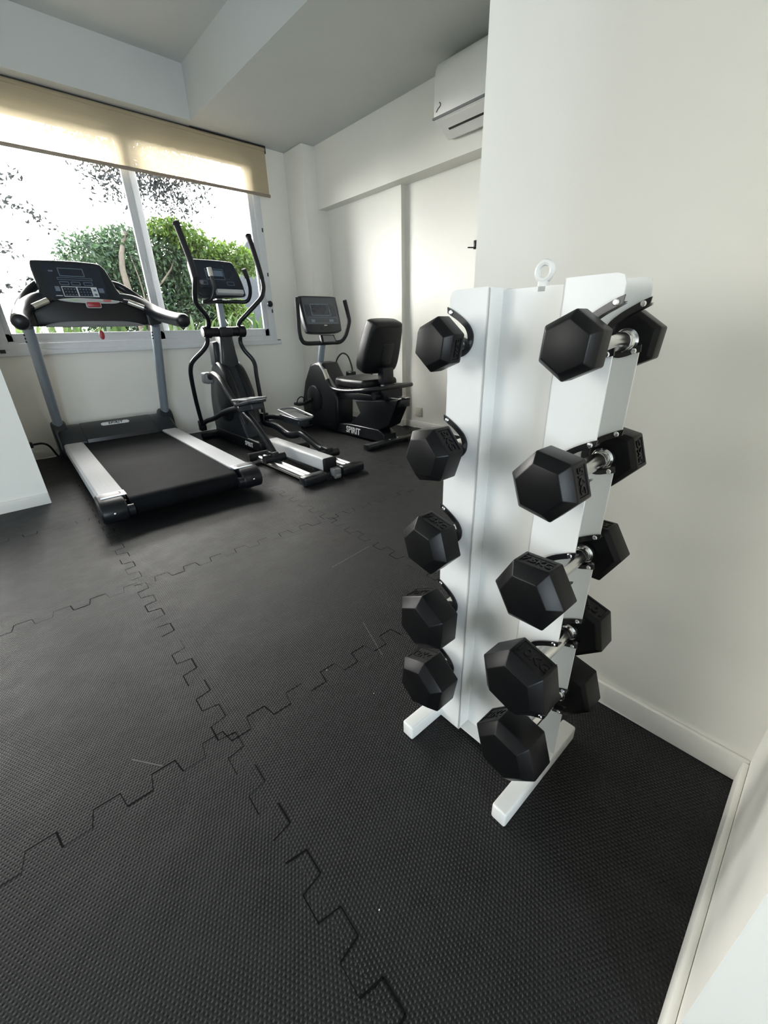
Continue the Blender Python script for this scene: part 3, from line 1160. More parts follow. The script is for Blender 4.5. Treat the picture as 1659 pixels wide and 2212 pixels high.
# oval badge with raised lettering on the sloping panel
sl = Vector((0, .80 - .72, .245 - .2)).normalized()
nrm = Vector((0, -sl.z, sl.y))
bc = Vector((-.02, .845, .2635)) + nrm * .0005
mt = basis((1, 0, 0), sl, nrm, bc)
bm = bm_new()
add_prism(bm, round_rect(.215, .040, .0195, 8), 0, .004, 'z', .001, 1)
bmesh.ops.transform(bm, matrix=mt, verts=bm.verts)
bd = obj('badge', bm, M['badge'], hd)
obj('badge_lettering', text_bm('SPIRIT', .036, .002, basis((1, 0, 0), sl, nrm, bc + nrm * .0046), bold=.0012, shear=.2, spacing=1.15), M['blackprint'], hd)
for s in (-1, 1):
    bm = bm_new()
    sx = s * .412
    add_prism(bm, smooth_poly([(.84, .05), (.845, .20), (.87, .285), (.93, .318), (1.0, .312), (1.055, .26), (1.085, .14), (1.06, .04)], 4), sx - .052, sx + .052, 'x', .02, 3)
    obj('post_boot', bm, M['greyplastic'], tm)
    bm = bm_new()
    add_tube(bm, [(sx, .945, .25), (sx * .99, .56, 1.03)], .034, 20, oval=1.35, up=(0, 1, .5))
    pt = obj('upright_post', bm, M['postgrey'], tm)
    bm = bm_new()
    for k in range(3):
        t_ = .93 - .028 * k
        p = Vector((sx, .945, .25)).lerp(Vector((sx * .99, .56, 1.03)), t_)
        add_lathe(bm, [(0, .007), (.004, .007), (.006, .004)], (p.x - .032, p.y - .02, p.z), (-1, -.4, 0), 10)
    obj('bolt', bm, M['blackplastic'], pt)
# handrails and fairings
for s in (-1, 1):
    bm = bm_new()
    add_tube(bm, [(s * .22, .66, 1.225), (s * .30, .64, 1.205), (s * .375, .56, 1.155), (s * .42, .44, 1.105), (s * .44, .30, 1.08), (s * .452, .15, 1.06), (s * .458, .02, 1.048)],
             [.034, .042, .048, .050, .046, .045, .046], 18, 5, oval=1.05)
    gr = obj('handrail', bm, M['greyplastic'], tm)
    bm = bm_new()
    add_lathe(bm, [(0, .0465), (.030, .047), (.045, .040), (.052, .026), (.055, .005)], (s * .4582, .018, 1.048), (s * .04, -1, -.09), 20)
    obj('rail_cap', bm, M['blackplastic'], gr)
    bm = bm_new()
    add_tube(bm, [(s * .185, .735, 1.335), (s * .26, .75, 1.310), (s * .33, .72, 1.255), (s * .40, .62, 1.175), (s * .435, .48, 1.115)], [.022, .028, .030, .030, .028], 14, 5)
    obj('console_fairing', bm, M['satinblack'], tm)
    bm = bm_new()
    add_prism(bm, [(.52, 1.035), (.52, 1.115), (.60, 1.15), (.66, 1.10), (.66, 1.035)], min(s * .345, s * .455), max(s * .345, s * .455), 'x', .02, 3)
    obj('post_collar', bm, M['blackplastic'], tm)
# cross body below the console
bm = bm_new()
add_prism(bm, [(-.40, 1.030), (.40, 1.030), (.435, 1.055), (.43, 1.105), (.33, 1.150), (.21, 1.195), (.13, 1.212), (-.16, 1.212), (-.235, 1.195), (-.33, 1.150), (-.43, 1.105), (-.435, 1.055)], .55, .67, 'y', .018, 3)
cb = obj('cross_body', bm, M['blackplastic'], tm)
bm = bm_new()
add_prism(bm, smooth_poly([(-.30, 1.026), (-.22, 1.056), (0, 1.062), (.22, 1.056), (.31, 1.026), (.0, 1.022)], 4), .540, .60, 'y', .004, 2)
obj('lower_trim', bm, M['midgrey'], cb)
bm = bm_new()
add_prism(bm, smooth_poly([(-.19, 1.200), (-.09, 1.212), (.05, 1.210), (.185, 1.198), (.17, 1.182), (.08, 1.178), (-.10, 1.183)], 4), .536, .56, 'y', .004, 2)
obj('button_strip', bm, M['lightgrey'], cb)
bm = bm_new()
add_prism(bm, round_rect(.085, .034, .010, 4, .018, 1.170), .528, .56, 'y', .004, 2)
obj('stop_button', bm, M['red'], cb)
bm = bm_new()
add_prism(bm, round_rect(.096, .046, .012, 4, .018, 1.170), .534, .56, 'y', .004, 2)
obj('stop_surround', bm, M['lightgrey'], cb)
bm = bm_new()
add_box(bm, (-.12, .534, 1.194), (-.07, .538, 1.206), .001)
obj('go_key', bm, M['green'], cb)
bm = bm_new()
add_box(bm, (.085, .534, 1.190), (.135, .538, 1.204), .001)
obj('stop_key', bm, M['redlight'], cb)
for s in (-1, 1):
    bm = bm_new()
    add_tube(bm, [(s * .385, .50, 1.125), (s * .33, .515, 1.158), (s * .27, .53, 1.185), (s * .22, .555, 1.20)], [.012, .017, .017, .012], 12, 4)
    hb = obj('pulse_bar', bm, M['satinblack'], tm)
    bm = bm_new()
    add_tube(bm, [(s * .345, .509, 1.1505), (s * .25, .536, 1.1925)], .0195, 14)
    obj('pulse_grip', bm, M['pulse'], hb)
# safety key on its cord
bm = bm_new()
add_tube(bm, [(.010, .545, 1.045), (.014, .538, 1.02), (.016, .535, .995)], .0022, 6)
ck = obj('safety_cord', bm, M['blackprint'], tm)
bm = bm_new()
add_prism(bm, smooth_poly([(.016 + .017 * math.cos(a), .965 + .032 * math.sin(a)) for a in [2 * PI * k / 10 for k in range(10)]], 2), .530, .542, 'y', .003, 2)
sk = obj('safety_key', bm, M['red'], ck)
# console: tilted panel
cz0, cz1 = 1.195, 1.462
tilt = math.atan2(.13, cz1 - cz0)
mt = basis((1, 0, 0), (0, math.sin(tilt), math.cos(tilt)), (0, -math.cos(tilt), math.sin(tilt)), (-.035, .60, cz0))
ch = (cz1 - cz0) / math.cos(tilt)


def on_console(bm):
    bmesh.ops.transform(bm, matrix=mt, verts=bm.verts)
    return bm


bm = bm_new()
add_prism(bm, smooth_poly([(-.232, -.01), (-.236, .10), (-.240, .22), (-.232, ch - .012), (-.20, ch + .003), (0, ch + .010), (.17, ch + .002), (.205, ch - .022), (.225, ch - .07), (.250, .10), (.262, -.01), (.02, -.012)], 3), -.055, 0, 'z', .012, 3)
cs = obj('console', on_console(bm), M['greyplastic'], tm)
bm = bm_new()
add_prism(bm, round_rect(.36, ch * .86, .03, 5, 0, ch * .5), 0, .003, 'z', .001, 1)
obj('console_face', on_console(bm), M['screen'], cs)


def frame_box(bm, x, y, w_, h_, t_, z=.0032):
    for (a, b_, c, d_) in ((x - w_ / 2, y - h_ / 2, x + w_ / 2, y - h_ / 2 + t_), (x - w_ / 2, y + h_ / 2 - t_, x + w_ / 2, y + h_ / 2),
                           (x - w_ / 2, y - h_ / 2, x - w_ / 2 + t_, y + h_ / 2), (x + w_ / 2 - t_, y - h_ / 2, x + w_ / 2, y + h_ / 2)):
        add_box(bm, (a, b_, z - .001), (c, d_, z + .0012))


bm = bm_new()
frame_box(bm, -.01, ch * .72, .155, .062, .005)
frame_box(bm, 0, ch * .555, .215, .018, .003)
for x in (-.075, -.005, .072):
    frame_box(bm, x, ch * .44, .056, .026, .004)
add_box(bm, (-.145, ch * .72, .002), (-.118, ch * .755, .004))
add_box(bm, (-.140, ch * .24, .002), (-.112, ch * .36, .004))
add_box(bm, (.126, ch * .22, .002), (.160, ch * .34, .004))
obj('console_printing', on_console(bm), M['lineblue'], cs)
bm = bm_new()
frame_box(bm, -.055, ch * .235, .092, .076, .004)
frame_box(bm, .037, ch * .235, .092, .076, .004)
add_box(bm, (.083, ch * .235 - .038, .002), (.117, ch * .235 + .038, .0042))
add_box(bm, (-.15, ch * .12, .002), (-.11, ch * .135, .0042))
obj('keypad_outline', on_console(bm), M['linewhite'], cs)
bm = bm_new()
for i in range(4):
    for j in range(3):
        for x in (-.086, .006):
            add_box(bm, (x + .019 * i, ch * .235 - .026 + .021 * j, .0025), (x + .019 * i + .008, ch * .235 - .026 + .021 * j + .006, .0042))
for y in (-.018, .016):
    add_box(bm, (.091, ch * .235 + y - .010, .0035), (.109, ch * .235 + y + .006, .0050))
kp = obj('keypad_keys', on_console(bm), M['lineblue'], cs)
# power cable from the wall behind the pier to the hood
pc = thing('power_cord', 'black power cord running from the white wall end to the treadmill hood', 'cord', (XP, 3.95, 0))
bm = bm_new()
add_tube(bm, [(.03, .20, .20), (.09, .17, .205), (.13, .20, .17), (.16, .27, .08), (.18, .34, .05), (.20, .40, .07)], .008, 8, 5)
cdo = obj('cable', bm, M['blackplastic'], pc)
bm = bm_new()
add_box(bm, (0, .175, .18), (.034, .225, .22), .006)
obj('plug', bm, M['blackplastic'], pc)

# ------------------------------------------------------------------ elliptical trainer
el = thing('elliptical_trainer', 'black elliptical trainer with tall swing arms in front of the garden window', 'elliptical trainer', (1.580, 3.20, 0), (0, 0, R(-.5)))
bm = bm_new()
add_box(bm, (-.10, -.02, .02), (.10, .92, .12), .02, 3)
bf = obj('base_frame', bm, M['blackplastic'], el)
tm_ = basis((0, -1, 0), (0, 0, 1), (-1, 0, 0), (-.1012, .18, .068))
obj('lettering', text_bm('SPIRIT', .055, .002, tm_, bold=.001, spacing=1.05), M['whiteprint'], bf)
bm = bm_new()
add_prism(bm, smooth_poly([(.90, .08), (.93, .25), (.90, .43), (.80, .62), (.72, .71), (.60, .725), (.50, .67), (.42, .56), (.34, .40), (.26, .20), (.22, .09), (.55, .06)], 4), -.095, .095, 'x', .025, 4)
sh = obj('drive_shroud', bm, M['greyplastic'], el)
for s in (-1, 1):
    bm = bm_new()
    add_lathe(bm, [(0, .185), (.012, .185), (.022, .17), (.026, .06)], (s * .094, .58, .40), (s, 0, 0), 36)
    obj('crank_disc', bm, M['satinblack'], sh)
    bm = bm_new()
    add_tube(bm, [(s * .06, .80, .64), (s * .065, .64, .715), (s * .065, .50, .655), (s * .065, .38, .48), (s * .065, .27, .22)], [.02, .035, .04, .04, .02], 14, 6, oval=.7)
    obj('shroud_ridge', bm, M['blackplastic'], sh)
# mast: tapered cover then a slim tube
bm = bm_new()
add_prism(bm, [(-.085, .66), (.085, .66), (.065, .80), (.052, .96), (-.052, .96), (-.065, .80)], .52, .66, 'y', .02, 3)
add_prism(bm, [(-.105, .70), (-.02, .70), (-.03, .90), (-.095, .885)], .60, .72, 'y', .02, 3)
obj('mast_cover', bm, M['greyplastic'], el)
bm = bm_new()
add_box(bm, (-.024, .535, .95), (.024, .585, 1.245), .008)
obj('mast', bm, M['postgrey'], el)
bm = bm_new()
add_tube(bm, [(-.185, .555, .967), (.185, .555, .967)], .038, 20)
add_tube(bm, [(-.176, .555, .967), (-.120, .555, .967)], .048, 20)
add_tube(bm, [(.120, .555, .967), (.176, .555, .967)], .048, 20)
add_box(bm, (-.06, .50, .925), (.06, .61, 1.005), .015)
obj('pivot_hub', bm, M['blackplastic'], el)
UP = {-1: [(-.150, .56, .975), (-.140, .50, 1.030), (-.175, .43, 1.085), (-.262, .35, 1.165), (-.285, .29, 1.215), (-.288, .25, 1.27), (-.286, .21, 1.335)],
      1: [(.150, .56, .975), (.140, .55, 1.030), (.200, .50, 1.100), (.325, .46, 1.215), (.358, .455, 1.27), (.372, .46, 1.32), (.371, .47, 1.38)]}
GT = {-1: [(-.286, .21, 1.325), (-.292, .23, 1.43), (-.312, .265, 1.58), (-.322, .285, 1.655)],
      1: [(.371, .47, 1.37), (.368, .50, 1.47), (.362, .555, 1.62), (.358, .585, 1.695)]}
LO = {-1: [(-.150, .57, .955), (-.150, .585, .885), (-.185, .62, .825), (-.262, .68, .745), (-.282, .72, .69), (-.276, .78, .60), (-.245, .88, .40), (-.195, 1.0, .165), (-.178, 1.05, .125)],
      1: [(.150, .57, .955), (.150, .60, .885), (.165, .58, .815), (.215, .55, .735), (.225, .53, .68), (.215, .51, .60), (.195, .45, .40), (.182, .40, .23)]}
for s in (-1, 1):
    bm = bm_new()
    add_tube(bm, UP[s], .0185, 14, 5)
    ua = obj('swing_arm_upper', bm, M['satinblack'], el)
    bm = bm_new()
    add_tube(bm, GT[s], [.0215, .0215, .0215, .0225], 14, 4)
    d_ = Vector(GT[s][-1]) - Vector(GT[s][-2])
    add_lathe(bm, [(0, .027), (.010, .027), (.016, .020), (.018, .008)], GT[s][-1], d_, 14)
    obj('hand_grip', bm, M['foam'], ua)
    bm = bm_new()
    add_tube(bm, LO[s], .0185, 14, 5)
    la = obj('swing_arm_lower', bm, M['satinblack'], el)
    j = Vector(LO[s][-1])
    bm = bm_new()
    add_box(bm, (j.x - .03, j.y - .035, j.z - .055), (j.x + .03, j.y + .035, j.z + .045), .012, 3)
    obj('joint_cover', bm, M['blackplastic'], la)
# fixed handlebar with pulse sensors
bm = bm_new()
add_tube(bm, [(-.085, .43, 1.405), (-.080, .42, 1.34), (-.080, .43, 1.27), (-.11, .45, 1.205), (-.165, .46, 1.185), (-.02, .53, 1.195), (.12, .50, 1.195), (.195, .47, 1.195), (.222, .44, 1.23), (.222, .41, 1.29), (.20, .385, 1.36), (.178, .375, 1.405)], .0145, 12, 5)
fh = obj('fixed_handlebar', bm, M['satinblack'], el)
for (p, q) in (((-.083, .425, 1.365), (-.086, .432, 1.425)), ((.196, .382, 1.365), (.170, .370, 1.425))):
    bm = bm_new()
    add_tube(bm, [p, q], .018, 14)
    obj('pulse_sensor', bm, M['pulse'] if p[0] < 0 else M['foam'], fh)
# console
tilt = R(20)
mt = basis((1, 0, 0), (0, math.sin(tilt), math.cos(tilt)), (0, -math.cos(tilt), math.sin(tilt)), (.005, .50, 1.285))


def on_panel(bm):
    bmesh.ops.transform(bm, matrix=mt, verts=bm.verts)
    return bm


bm = bm_new()
add_prism(bm, smooth_poly([(-.20, .0), (-.195, .12), (-.186, .215), (-.12, .228), (.12, .228), (.175, .205), (.205, .08), (.21, -.02), (.18, -.045), (-.10, -.06), (-.16, -.055), (-.19, -.03)], 3), -.05, 0, 'z', .01, 3)
ec = obj('console', on_panel(bm), M['greyplastic'], el)
bm = bm_new()
add_prism(bm, round_rect(.33, .205, .02, 4, 0, .105), 0, .003, 'z', .001, 1)
obj('display', on_panel(bm), M['screen'], ec)
bm = bm_new()
frame_box(bm, -.01, .115, .15, .085, .004)
add_box(bm, (-.075, .10, .002), (.055, .145, .0040))
for x in (-.12, .10):
    frame_box(bm, x, .045, .06, .03, .003)
obj('display_printing', on_panel(bm), M['lineblue'], ec)
bm = bm_new()
add_box(bm, (-.05, -.052, .0), (.175, -.018, .05), .008)
obj('reading_ledge', on_panel(bm), M['lightgrey'], ec)
# crank, pedal arms, links and pedals
PA = {-1: [(-.17, .66, .595), (-.172, .52, .632), (-.172, .36, .590), (-.172, .27, .520), (-.170, .16, .435), (-.168, .0, .362), (-.168, -.14, .302), (-.168, -.28, .212), (-.168, -.40, .115)],
      1: [(.17, .50, .195), (.17, .34, .182), (.17, .20, .186), (.17, .08, .165), (.17, -.04, .140), (.17, -.15, .155), (.17, -.26, .183), (.17, -.38, .150), (.17, -.50, .112), (.17, -.60, .098)]}
LK = {-1: [(-.178, 1.05, .125), (-.176, .90, .185), (-.174, .70, .235), (-.172, .45, .318), (-.172, .25, .368), (-.172, .05, .405), (-.172, -.08, .418)],
      1: [(.182, .40, .21), (.178, .34, .238), (.175, .20, .262), (.172, .05, .275), (.172, -.12, .285)]}
RP = {-1: (-.175, -.415, .082), 1: (.175, -.625, .085)}
PD = {-1: ((-.170, -.115, .462), -11), 1: ((.175, -.185, .315), 2)}
for s in (-1, 1):
    bm = bm_new()
    add_tube(bm, PA[s], [.026] * len(PA[s]), 14, 5, oval=1.15)
    pa = obj('pedal_arm', bm, M['satinblack'], el)
    bm = bm_new()
    p = PA[s][0]
    add_box(bm, (p[0] - .045, p[1] - .055, p[2] - .045), (p[0] + .03, p[1] + .06, p[2] + .05), .018, 3)
    obj('crank_cover', bm, M['midgrey'] if s < 0 else M['blackplastic'], pa)
    q = RP[s]
    bm = bm_new()
    add_tube(bm, [(q[0] - .085, q[1], q[2]), (q[0] + .085, q[1], q[2])], .032, 18)
    add_box(bm, (q[0] - .03, q[1] - .03, q[2] - .025), (q[0] + .03, q[1] + .07, q[2] + .05), .012)
    obj('roller', bm, M['blackplastic'], pa)
    bm = bm_new()
    add_tube(bm, LK[s], .0185, 12, 5, oval=1.2)
    obj('link_arm', bm, M['satinblack'], el)
    c, tl = PD[s]
    rm = Matrix.Rotation(R(tl), 3, 'X')
    bm = bm_new()
    t = bmesh.new()
    add_prism(t, round_rect(.145, .345, .045, 6, c[0], c[1]), c[2] - .012, c[2] + .006, 'z', .004, 2)
    join(bm, t, 0, rm, c)
    t = bmesh.new()
    add_box(t, (c[0] - .05, c[1] - .12, c[2] - .062), (c[0] + .05, c[1] + .12, c[2] - .010), .012, 3)
    join(bm, t, 0, rm, c)
    pd = obj('pedal', bm, M['greyplastic'], el)
    bm = bm_new()
    t = bmesh.new()
    rr = round_rect(.150, .350, .047, 6, c[0], c[1])
    add_tube(t, [(x, y, c[2] + .016 + (.022 if y > c[1] + .12 else 0)) for x, y in rr], .0085, 8, 0, True)
    join(bm, t, 0, rm, c)
    obj('pedal_rim', bm, M['midgrey'], pd)
    bm = bm_new()
    t = bmesh.new()
    add_prism(t, round_rect(.115, .290, .035, 5, c[0], c[1]), c[2] + .006, c[2] + .010, 'z', .001, 1)
    for k in range(9):
        add_box(t, (c[0] - .045, c[1] - .12 + .03 * k - .004, c[2] + .009), (c[0] + .045, c[1] - .12 + .03 * k + .004, c[2] + .013))
    join(bm, t, 0, rm, c)
    obj('foot_pad', bm, M['midgrey'] if s > 0 else M['blackplastic'], pd)
# rear rails, beam, stabilisers
for s in (-1, 1):
    tk = bm_new()
    for x in (s * .155, s * .195):
        add_tube(tk, [(x, -.90, .045), (x, -.16, .045)], .0185, 12)
    add_box(tk, (min(s * .135, s * .215), -.90, .024), (max(s * .135, s * .215), -.16, .036))
    obj('roller_track', tk, M['track'], el)
    bm = bm_new()
    add_tube(bm, [(s * .10, -.165, .052), (s * .275, -.165, .052)], .034, 18)
    obj('track_end', bm, M['foam'], el)
bm = bm_new()
add_box(bm, (-.052, -.885, .052), (.052, -.05, .142), .012, 3)
bmm = obj('center_beam', bm, M['beamsilver'], el)
bm = bm_new()
add_box(bm, (-.055, -.905, .048), (.055, -.88, .146), .012, 3)
obj('beam_cap', bm, M['blackplastic'], bmm)
bm = bm_new()
add_box(bm, (-.255, -.965, .008), (-.065, -.885, .072), .018, 3)
add_box(bm, (.065, -.965, .008), (.258, -.885, .072), .018, 3)
add_box(bm, (-.075, -.94, .02), (.075, -.89, .055), .008)
obj('rear_stabilizer', bm, M['satinblack'], el)
bm = bm_new()
add_box(bm, (-.03, -.985, .03), (.03, -.93, .085), .008)
add_tube(bm, [(-.02, -.975, .03), (.02, -.975, .03)], .018, 12)
obj('transport_fitting', bm, M['midgrey'], el)
bm = bm_new()
add_tube(bm, [(-.22, .98, .03), (.22, .98, .03)], .03, 14)
obj('front_stabilizer', bm, M['satinblack'], el)

# ------------------------------------------------------------------ recumbent bike
bk = thing('recumbent_bike', 'black recumbent exercise bike beside the corner column', 'exercise bike', (2.500, 3.25, 0), (0, 0, R(-2)))
bm = bm_new()
add_prism(bm, [(.66, .015), (.66, .10), (.20, .10), (-.10, .125), (-.52, .135), (-.60, .10), (-.60, .02)], -.075, .075, 'x', .012, 3)
bf = obj('base_frame', bm, M['satinblack'], bk)
obj('lettering', text_bm('SPIRIT', .085, .002, basis((0, -1, 0), (0, 0, 1), (-1, 0, 0), (-.0762, -.14, .066)), bold=.0015, spacing=1.0, shear=.1), M['whiteprint'], bf)
bm = bm_new()
add_box(bm, (-.29, -.645, .012), (.29, -.575, .052), .008, 2)
add_box(bm, (-.292, -.650, .005), (-.17, -.570, .045), .01, 2)
add_box(bm, (.17, -.650, .005), (.292, -.570, .045), .01, 2)
obj('rear_stabilizer', bm, M['satinblack'], bk)
for x in (-.02, .07):
    bm = bm_new()
    add_lathe(bm, [(0, .011), (.006, .011), (.009, .007)], (x, -.612, .052), (0, 0, 1), 10)
    obj('stabilizer_bolt', bm, M['screw'], bk)
bm = bm_new()
add_box(bm, (-.25, .50, .008), (.25, .57, .05), .01, 2)
obj('front_stabilizer', bm, M['satinblack'], bk)
bm = bm_new()
add_prism(bm, [(-.19, .355), (-.26, .25), (-.10, .125), (-.52, .125), (-.66, .19), (-.79, .42), (-.50, .385)], -.072, .072, 'x', .01, 2)
obj('seat_pedestal', bm, M['blackplastic'], bk)
bm = bm_new()
add_prism(bm, [(.51, .648), (.64, .48), (.735, .26), (.72, .12), (.63, .025), (.12, .025), (.08, .13), (.06, .345), (.10, .42), (.29, .665), (.40, .672)], -.105, .105, 'x', .03, 4)
sh = obj('drive_shroud', bm, M['blackplastic'], bk)
bm = bm_new()
add_tube(bm, [(-.06, .44, .655), (-.085, .32, .645), (-.095, .16, .50), (-.095, .06, .42)], [.016, .022, .022, .018], 12, 5, oval=.8)
obj('shroud_trim', bm, M['midgrey'], sh)
for s in (-1, 1):
    bm = bm_new()
    add_lathe(bm, [(0, .135), (.010, .135), (.018, .12), (.02, .05)], (s * .103, .46, .31), (s, 0, 0), 32)
    obj('crank_disc', bm, M['satinblack'], sh)
    cr_ = Vector((s * .135, .46, .31))
    a = R(200 if s < 0 else 20)
    e = cr_ + Vector((0, -math.cos(a) * .16 * 1, math.sin(a) * .16))
    bm = bm_new()
    add_tube(bm, [cr_, e], .016, 10)
    ca = obj('crank_arm', bm, M['satinblack'], bk)
    bm = bm_new()
    x0, x1 = sorted((e.x + s * .02, e.x + s * .115))
    add_box(bm, (x0, e.y - .05, e.z - .015), (x1, e.y + .05, e.z + .015), .008)
    obj('pedal', bm, M['greyplastic'], ca)
    bm = bm_new()
    add_tube(bm, [(e.x + s * .025, e.y, e.z - .01), (e.x + s * .025, e.y - .03, e.z + .05), (e.x + s * .065, e.y - .035, e.z + .075), (e.x + s * .105, e.y - .03, e.z + .05), (e.x + s * .105, e.y, e.z - .01)], .006, 8, 4)
    obj('pedal_strap', bm, M['foam'], ca)
# bottle holder loop at the far side of the shroud
bm = bm_new()
add_tube(bm, [(.105, .36, .62), (.125, .33, .70), (.13, .25, .745), (.13, .16, .72), (.125, .10, .63), (.12, .08, .56)], .008, 8, 5)
add_box(bm, (.09, .06, .53), (.15, .16, .585), .012)
obj('bottle_holder', bm, M['blackplastic'], bk)
bm = bm_new()
add_box(bm, (-.055, -.80, .355), (.055, .10, .415), .01, 2)
bo = obj('seat_rail', bm, M['satinblack'], bk)
bm = bm_new()
add_box(bm, (-.06, -.78, .412), (-.025, -.20, .430), .004)
add_box(bm, (.025, -.78, .412), (.06, -.20, .430), .004)
obj('slide_track', bm, M['chrome'], bo)
bm = bm_new()
add_box(bm, (-.10, -.66, .40), (.10, -.60, .53), .01)
add_box(bm, (-.09, -.62, .428), (.09, -.25, .475), .01)
add_tube(bm, [(-.16, -.58, .44), (-.06, -.58, .44)], .032, 14)
obj('seat_carriage', bm, M['blackplastic'], bk)
bm = bm_new()
add_prism(bm, smooth_poly([(-.17, -.04), (-.06, .01), (.06, .01), (.17, -.04), (.205, -.20), (.20, -.42), (.15, -.50), (-.15, -.50), (-.20, -.42), (-.205, -.20)], 4), .482, .562, 'z', .028, 4)
obj('seat', bm, M['upholstery'], bk)
# backrest: reclined pad, rear face with slot and panel
tilt = R(-20)
mt = basis((1, 0, 0), (0, math.sin(tilt), math.cos(tilt)), (0, -math.cos(tilt), math.sin(tilt)), (-.010, -.490, .598))


def on_back(bm):
    bmesh.ops.transform(bm, matrix=mt, verts=bm.verts)
    return bm


bm = bm_new()
add_prism(bm, smooth_poly([(-.13, .005), (.13, .005), (.190, .055), (.193, .17), (.178, .30), (.162, .385), (.12, .425), (-.12, .425), (-.162, .385), (-.178, .30), (-.193, .17), (-.190, .055)], 4), -.125, 0, 'z', .032, 4)
br = obj('backrest', on_back(bm), M['upholstery'], bk)
bm = bm_new()
add_prism(bm, round_rect(.12, .17, .02, 4, .035, .165), -.002, .004, 'z', .003, 2)
obj('back_panel', on_back(bm), M['blackplastic'], br)
bm = bm_new()
add_box(bm, (-.035, .245, -.001), (.085, .262, .006), .004)
obj('back_slot', on_back(bm), M['acdark'], br)
bm = bm_new()
add_box(bm, (-.055, -.60, .47), (.055, -.51, .66), .012)
obj('backrest_bracket', bm, M['blackplastic'], bk)
bm = bm_new()
add_tube(bm, [(-.25, .005, .625), (-.252, -.03, .565), (-.255, -.085, .490), (-.255, -.17, .468), (-.258, -.32, .470), (-.26, -.50, .488), (-.245, -.60, .500), (-.18, -.665, .508), (0, -.69, .510),
              (.18, -.665, .508), (.245, -.60, .500), (.26, -.50, .488), (.258, -.32, .470), (.255, -.17, .468), (.255, -.085, .490), (.252, -.03, .565), (.25, .005, .625)], .0175, 12, 4)
sb = obj('seat_handlebar', bm, M['satinblack'], bk)
for s in (-1, 1):
    bm = bm_new()
    add_tube(bm, [(s * .25, .008, .628), (s * .2525, -.040, .548)], .0205, 14)
    obj('pulse_sensor', bm, M['pulse'], sb)
bm = bm_new()
add_tube(bm, [(-.01, .455, .64), (-.008, .40, .80), (-.005, .375, .88)], .030, 14, oval=1.2)
obj('mast', bm, M['postgrey'], bk)
bm = bm_new()
add_tube(bm, [(-.275, .33, 1.235), (-.28, .33, 1.10), (-.285, .33, .955), (-.270, .33, .885), (-.225, .335, .850), (-.10, .345, .845), (.08, .345, .845), (.175, .335, .850), (.235, .33, .900), (.270, .33, .970), (.292, .33, 1.035), (.282, .33, 1.10), (.250, .33, 1.222)], .0195, 14, 4)
obj('front_handlebar', bm, M['foam'], bk)
tilt = R(17)
mt = basis((1, 0, 0), (0, math.sin(tilt), math.cos(tilt)), (0, -math.cos(tilt), math.sin(tilt)), (-.005, .315, .935))
ph = .335
bm = bm_new()
add_prism(bm, smooth_poly([(-.175, .01), (0, .0), (.175, .01), (.200, .05), (.206, .18), (.207, ph - .03), (.19, ph), (0, ph + .003), (-.19, ph), (-.207, ph - .03), (-.206, .18), (-.200, .05)], 3), -.06, 0, 'z', .010, 3)
cs = obj('console', on_panel(bm), M['greyplastic'], bk)
bm = bm_new()
add_prism(bm, round_rect(.375, .245, .018, 4, 0, ph - .135), 0, .003, 'z', .001, 1)
obj('display', on_panel(bm), M['screengrey'], cs)
bm = bm_new()
add_prism(bm, round_rect(.34, .10, .01, 3, 0, ph - .13), .002, .0042, 'z')
add_prism(bm, round_rect(.15, .085, .01, 3, -.01, ph - .125), .004, .0052, 'z')
obj('display_window', on_panel(bm), M['screen'], cs)
bm = bm_new()
frame_box(bm, -.005, ph - .125, .21, .105, .006, .0045)
frame_box(bm, .0, ph - .222, .33, .05, .003, .0035)
add_box(bm, (-.13, ph - .235, .002), (-.09, ph - .212, .005))
add_box(bm, (.07, ph - .235, .002), (.12, ph - .212, .005))
obj('display_printing', on_panel(bm), M['lineblue'], cs)
bm = bm_new()
add_prism(bm, round_rect(.11, .035, .008, 3, .02, .045), 0, .004, 'z')
obj('sensor_slot', on_panel(bm), M['acdark'], cs)
obj('maker_plate', text_bm('SPIRIT', .013, .001, mt @ Matrix.Translation((.02, .068, .002)), bold=.0004), M['whiteprint'], cs)
bm = bm_new()
add_prism(bm, [(-.06, 0), (.12, 0), (.11, .085), (-.05, .085)], -.02, .02, 'z', .008, 2)
bmesh.ops.transform(bm, matrix=basis((1, 0, 0), (0, math.sin(R(25)), math.cos(R(25))), (0, -math.cos(R(25)), math.sin(R(25))), (0, .325, .835)), verts=bm.verts)
kp = obj('lower_keypad', bm, M['blackplastic'], bk)
bm = bm_new()
add_prism(bm, [(-.035, .012), (.10, .012), (.092, .074), (-.028, .074)], .018, .023, 'z', .001, 1)
bmesh.ops.transform(bm, matrix=basis((1, 0, 0), (0, math.sin(R(25)), math.cos(R(25))), (0, -math.cos(R(25)), math.sin(R(25))), (0, .325, .835)), verts=bm.verts)
obj('keypad_film', bm, M['midgrey'], kp)


# ------------------------------------------------------------------ garden behind the window
RNG = np.random.default_rng(11)


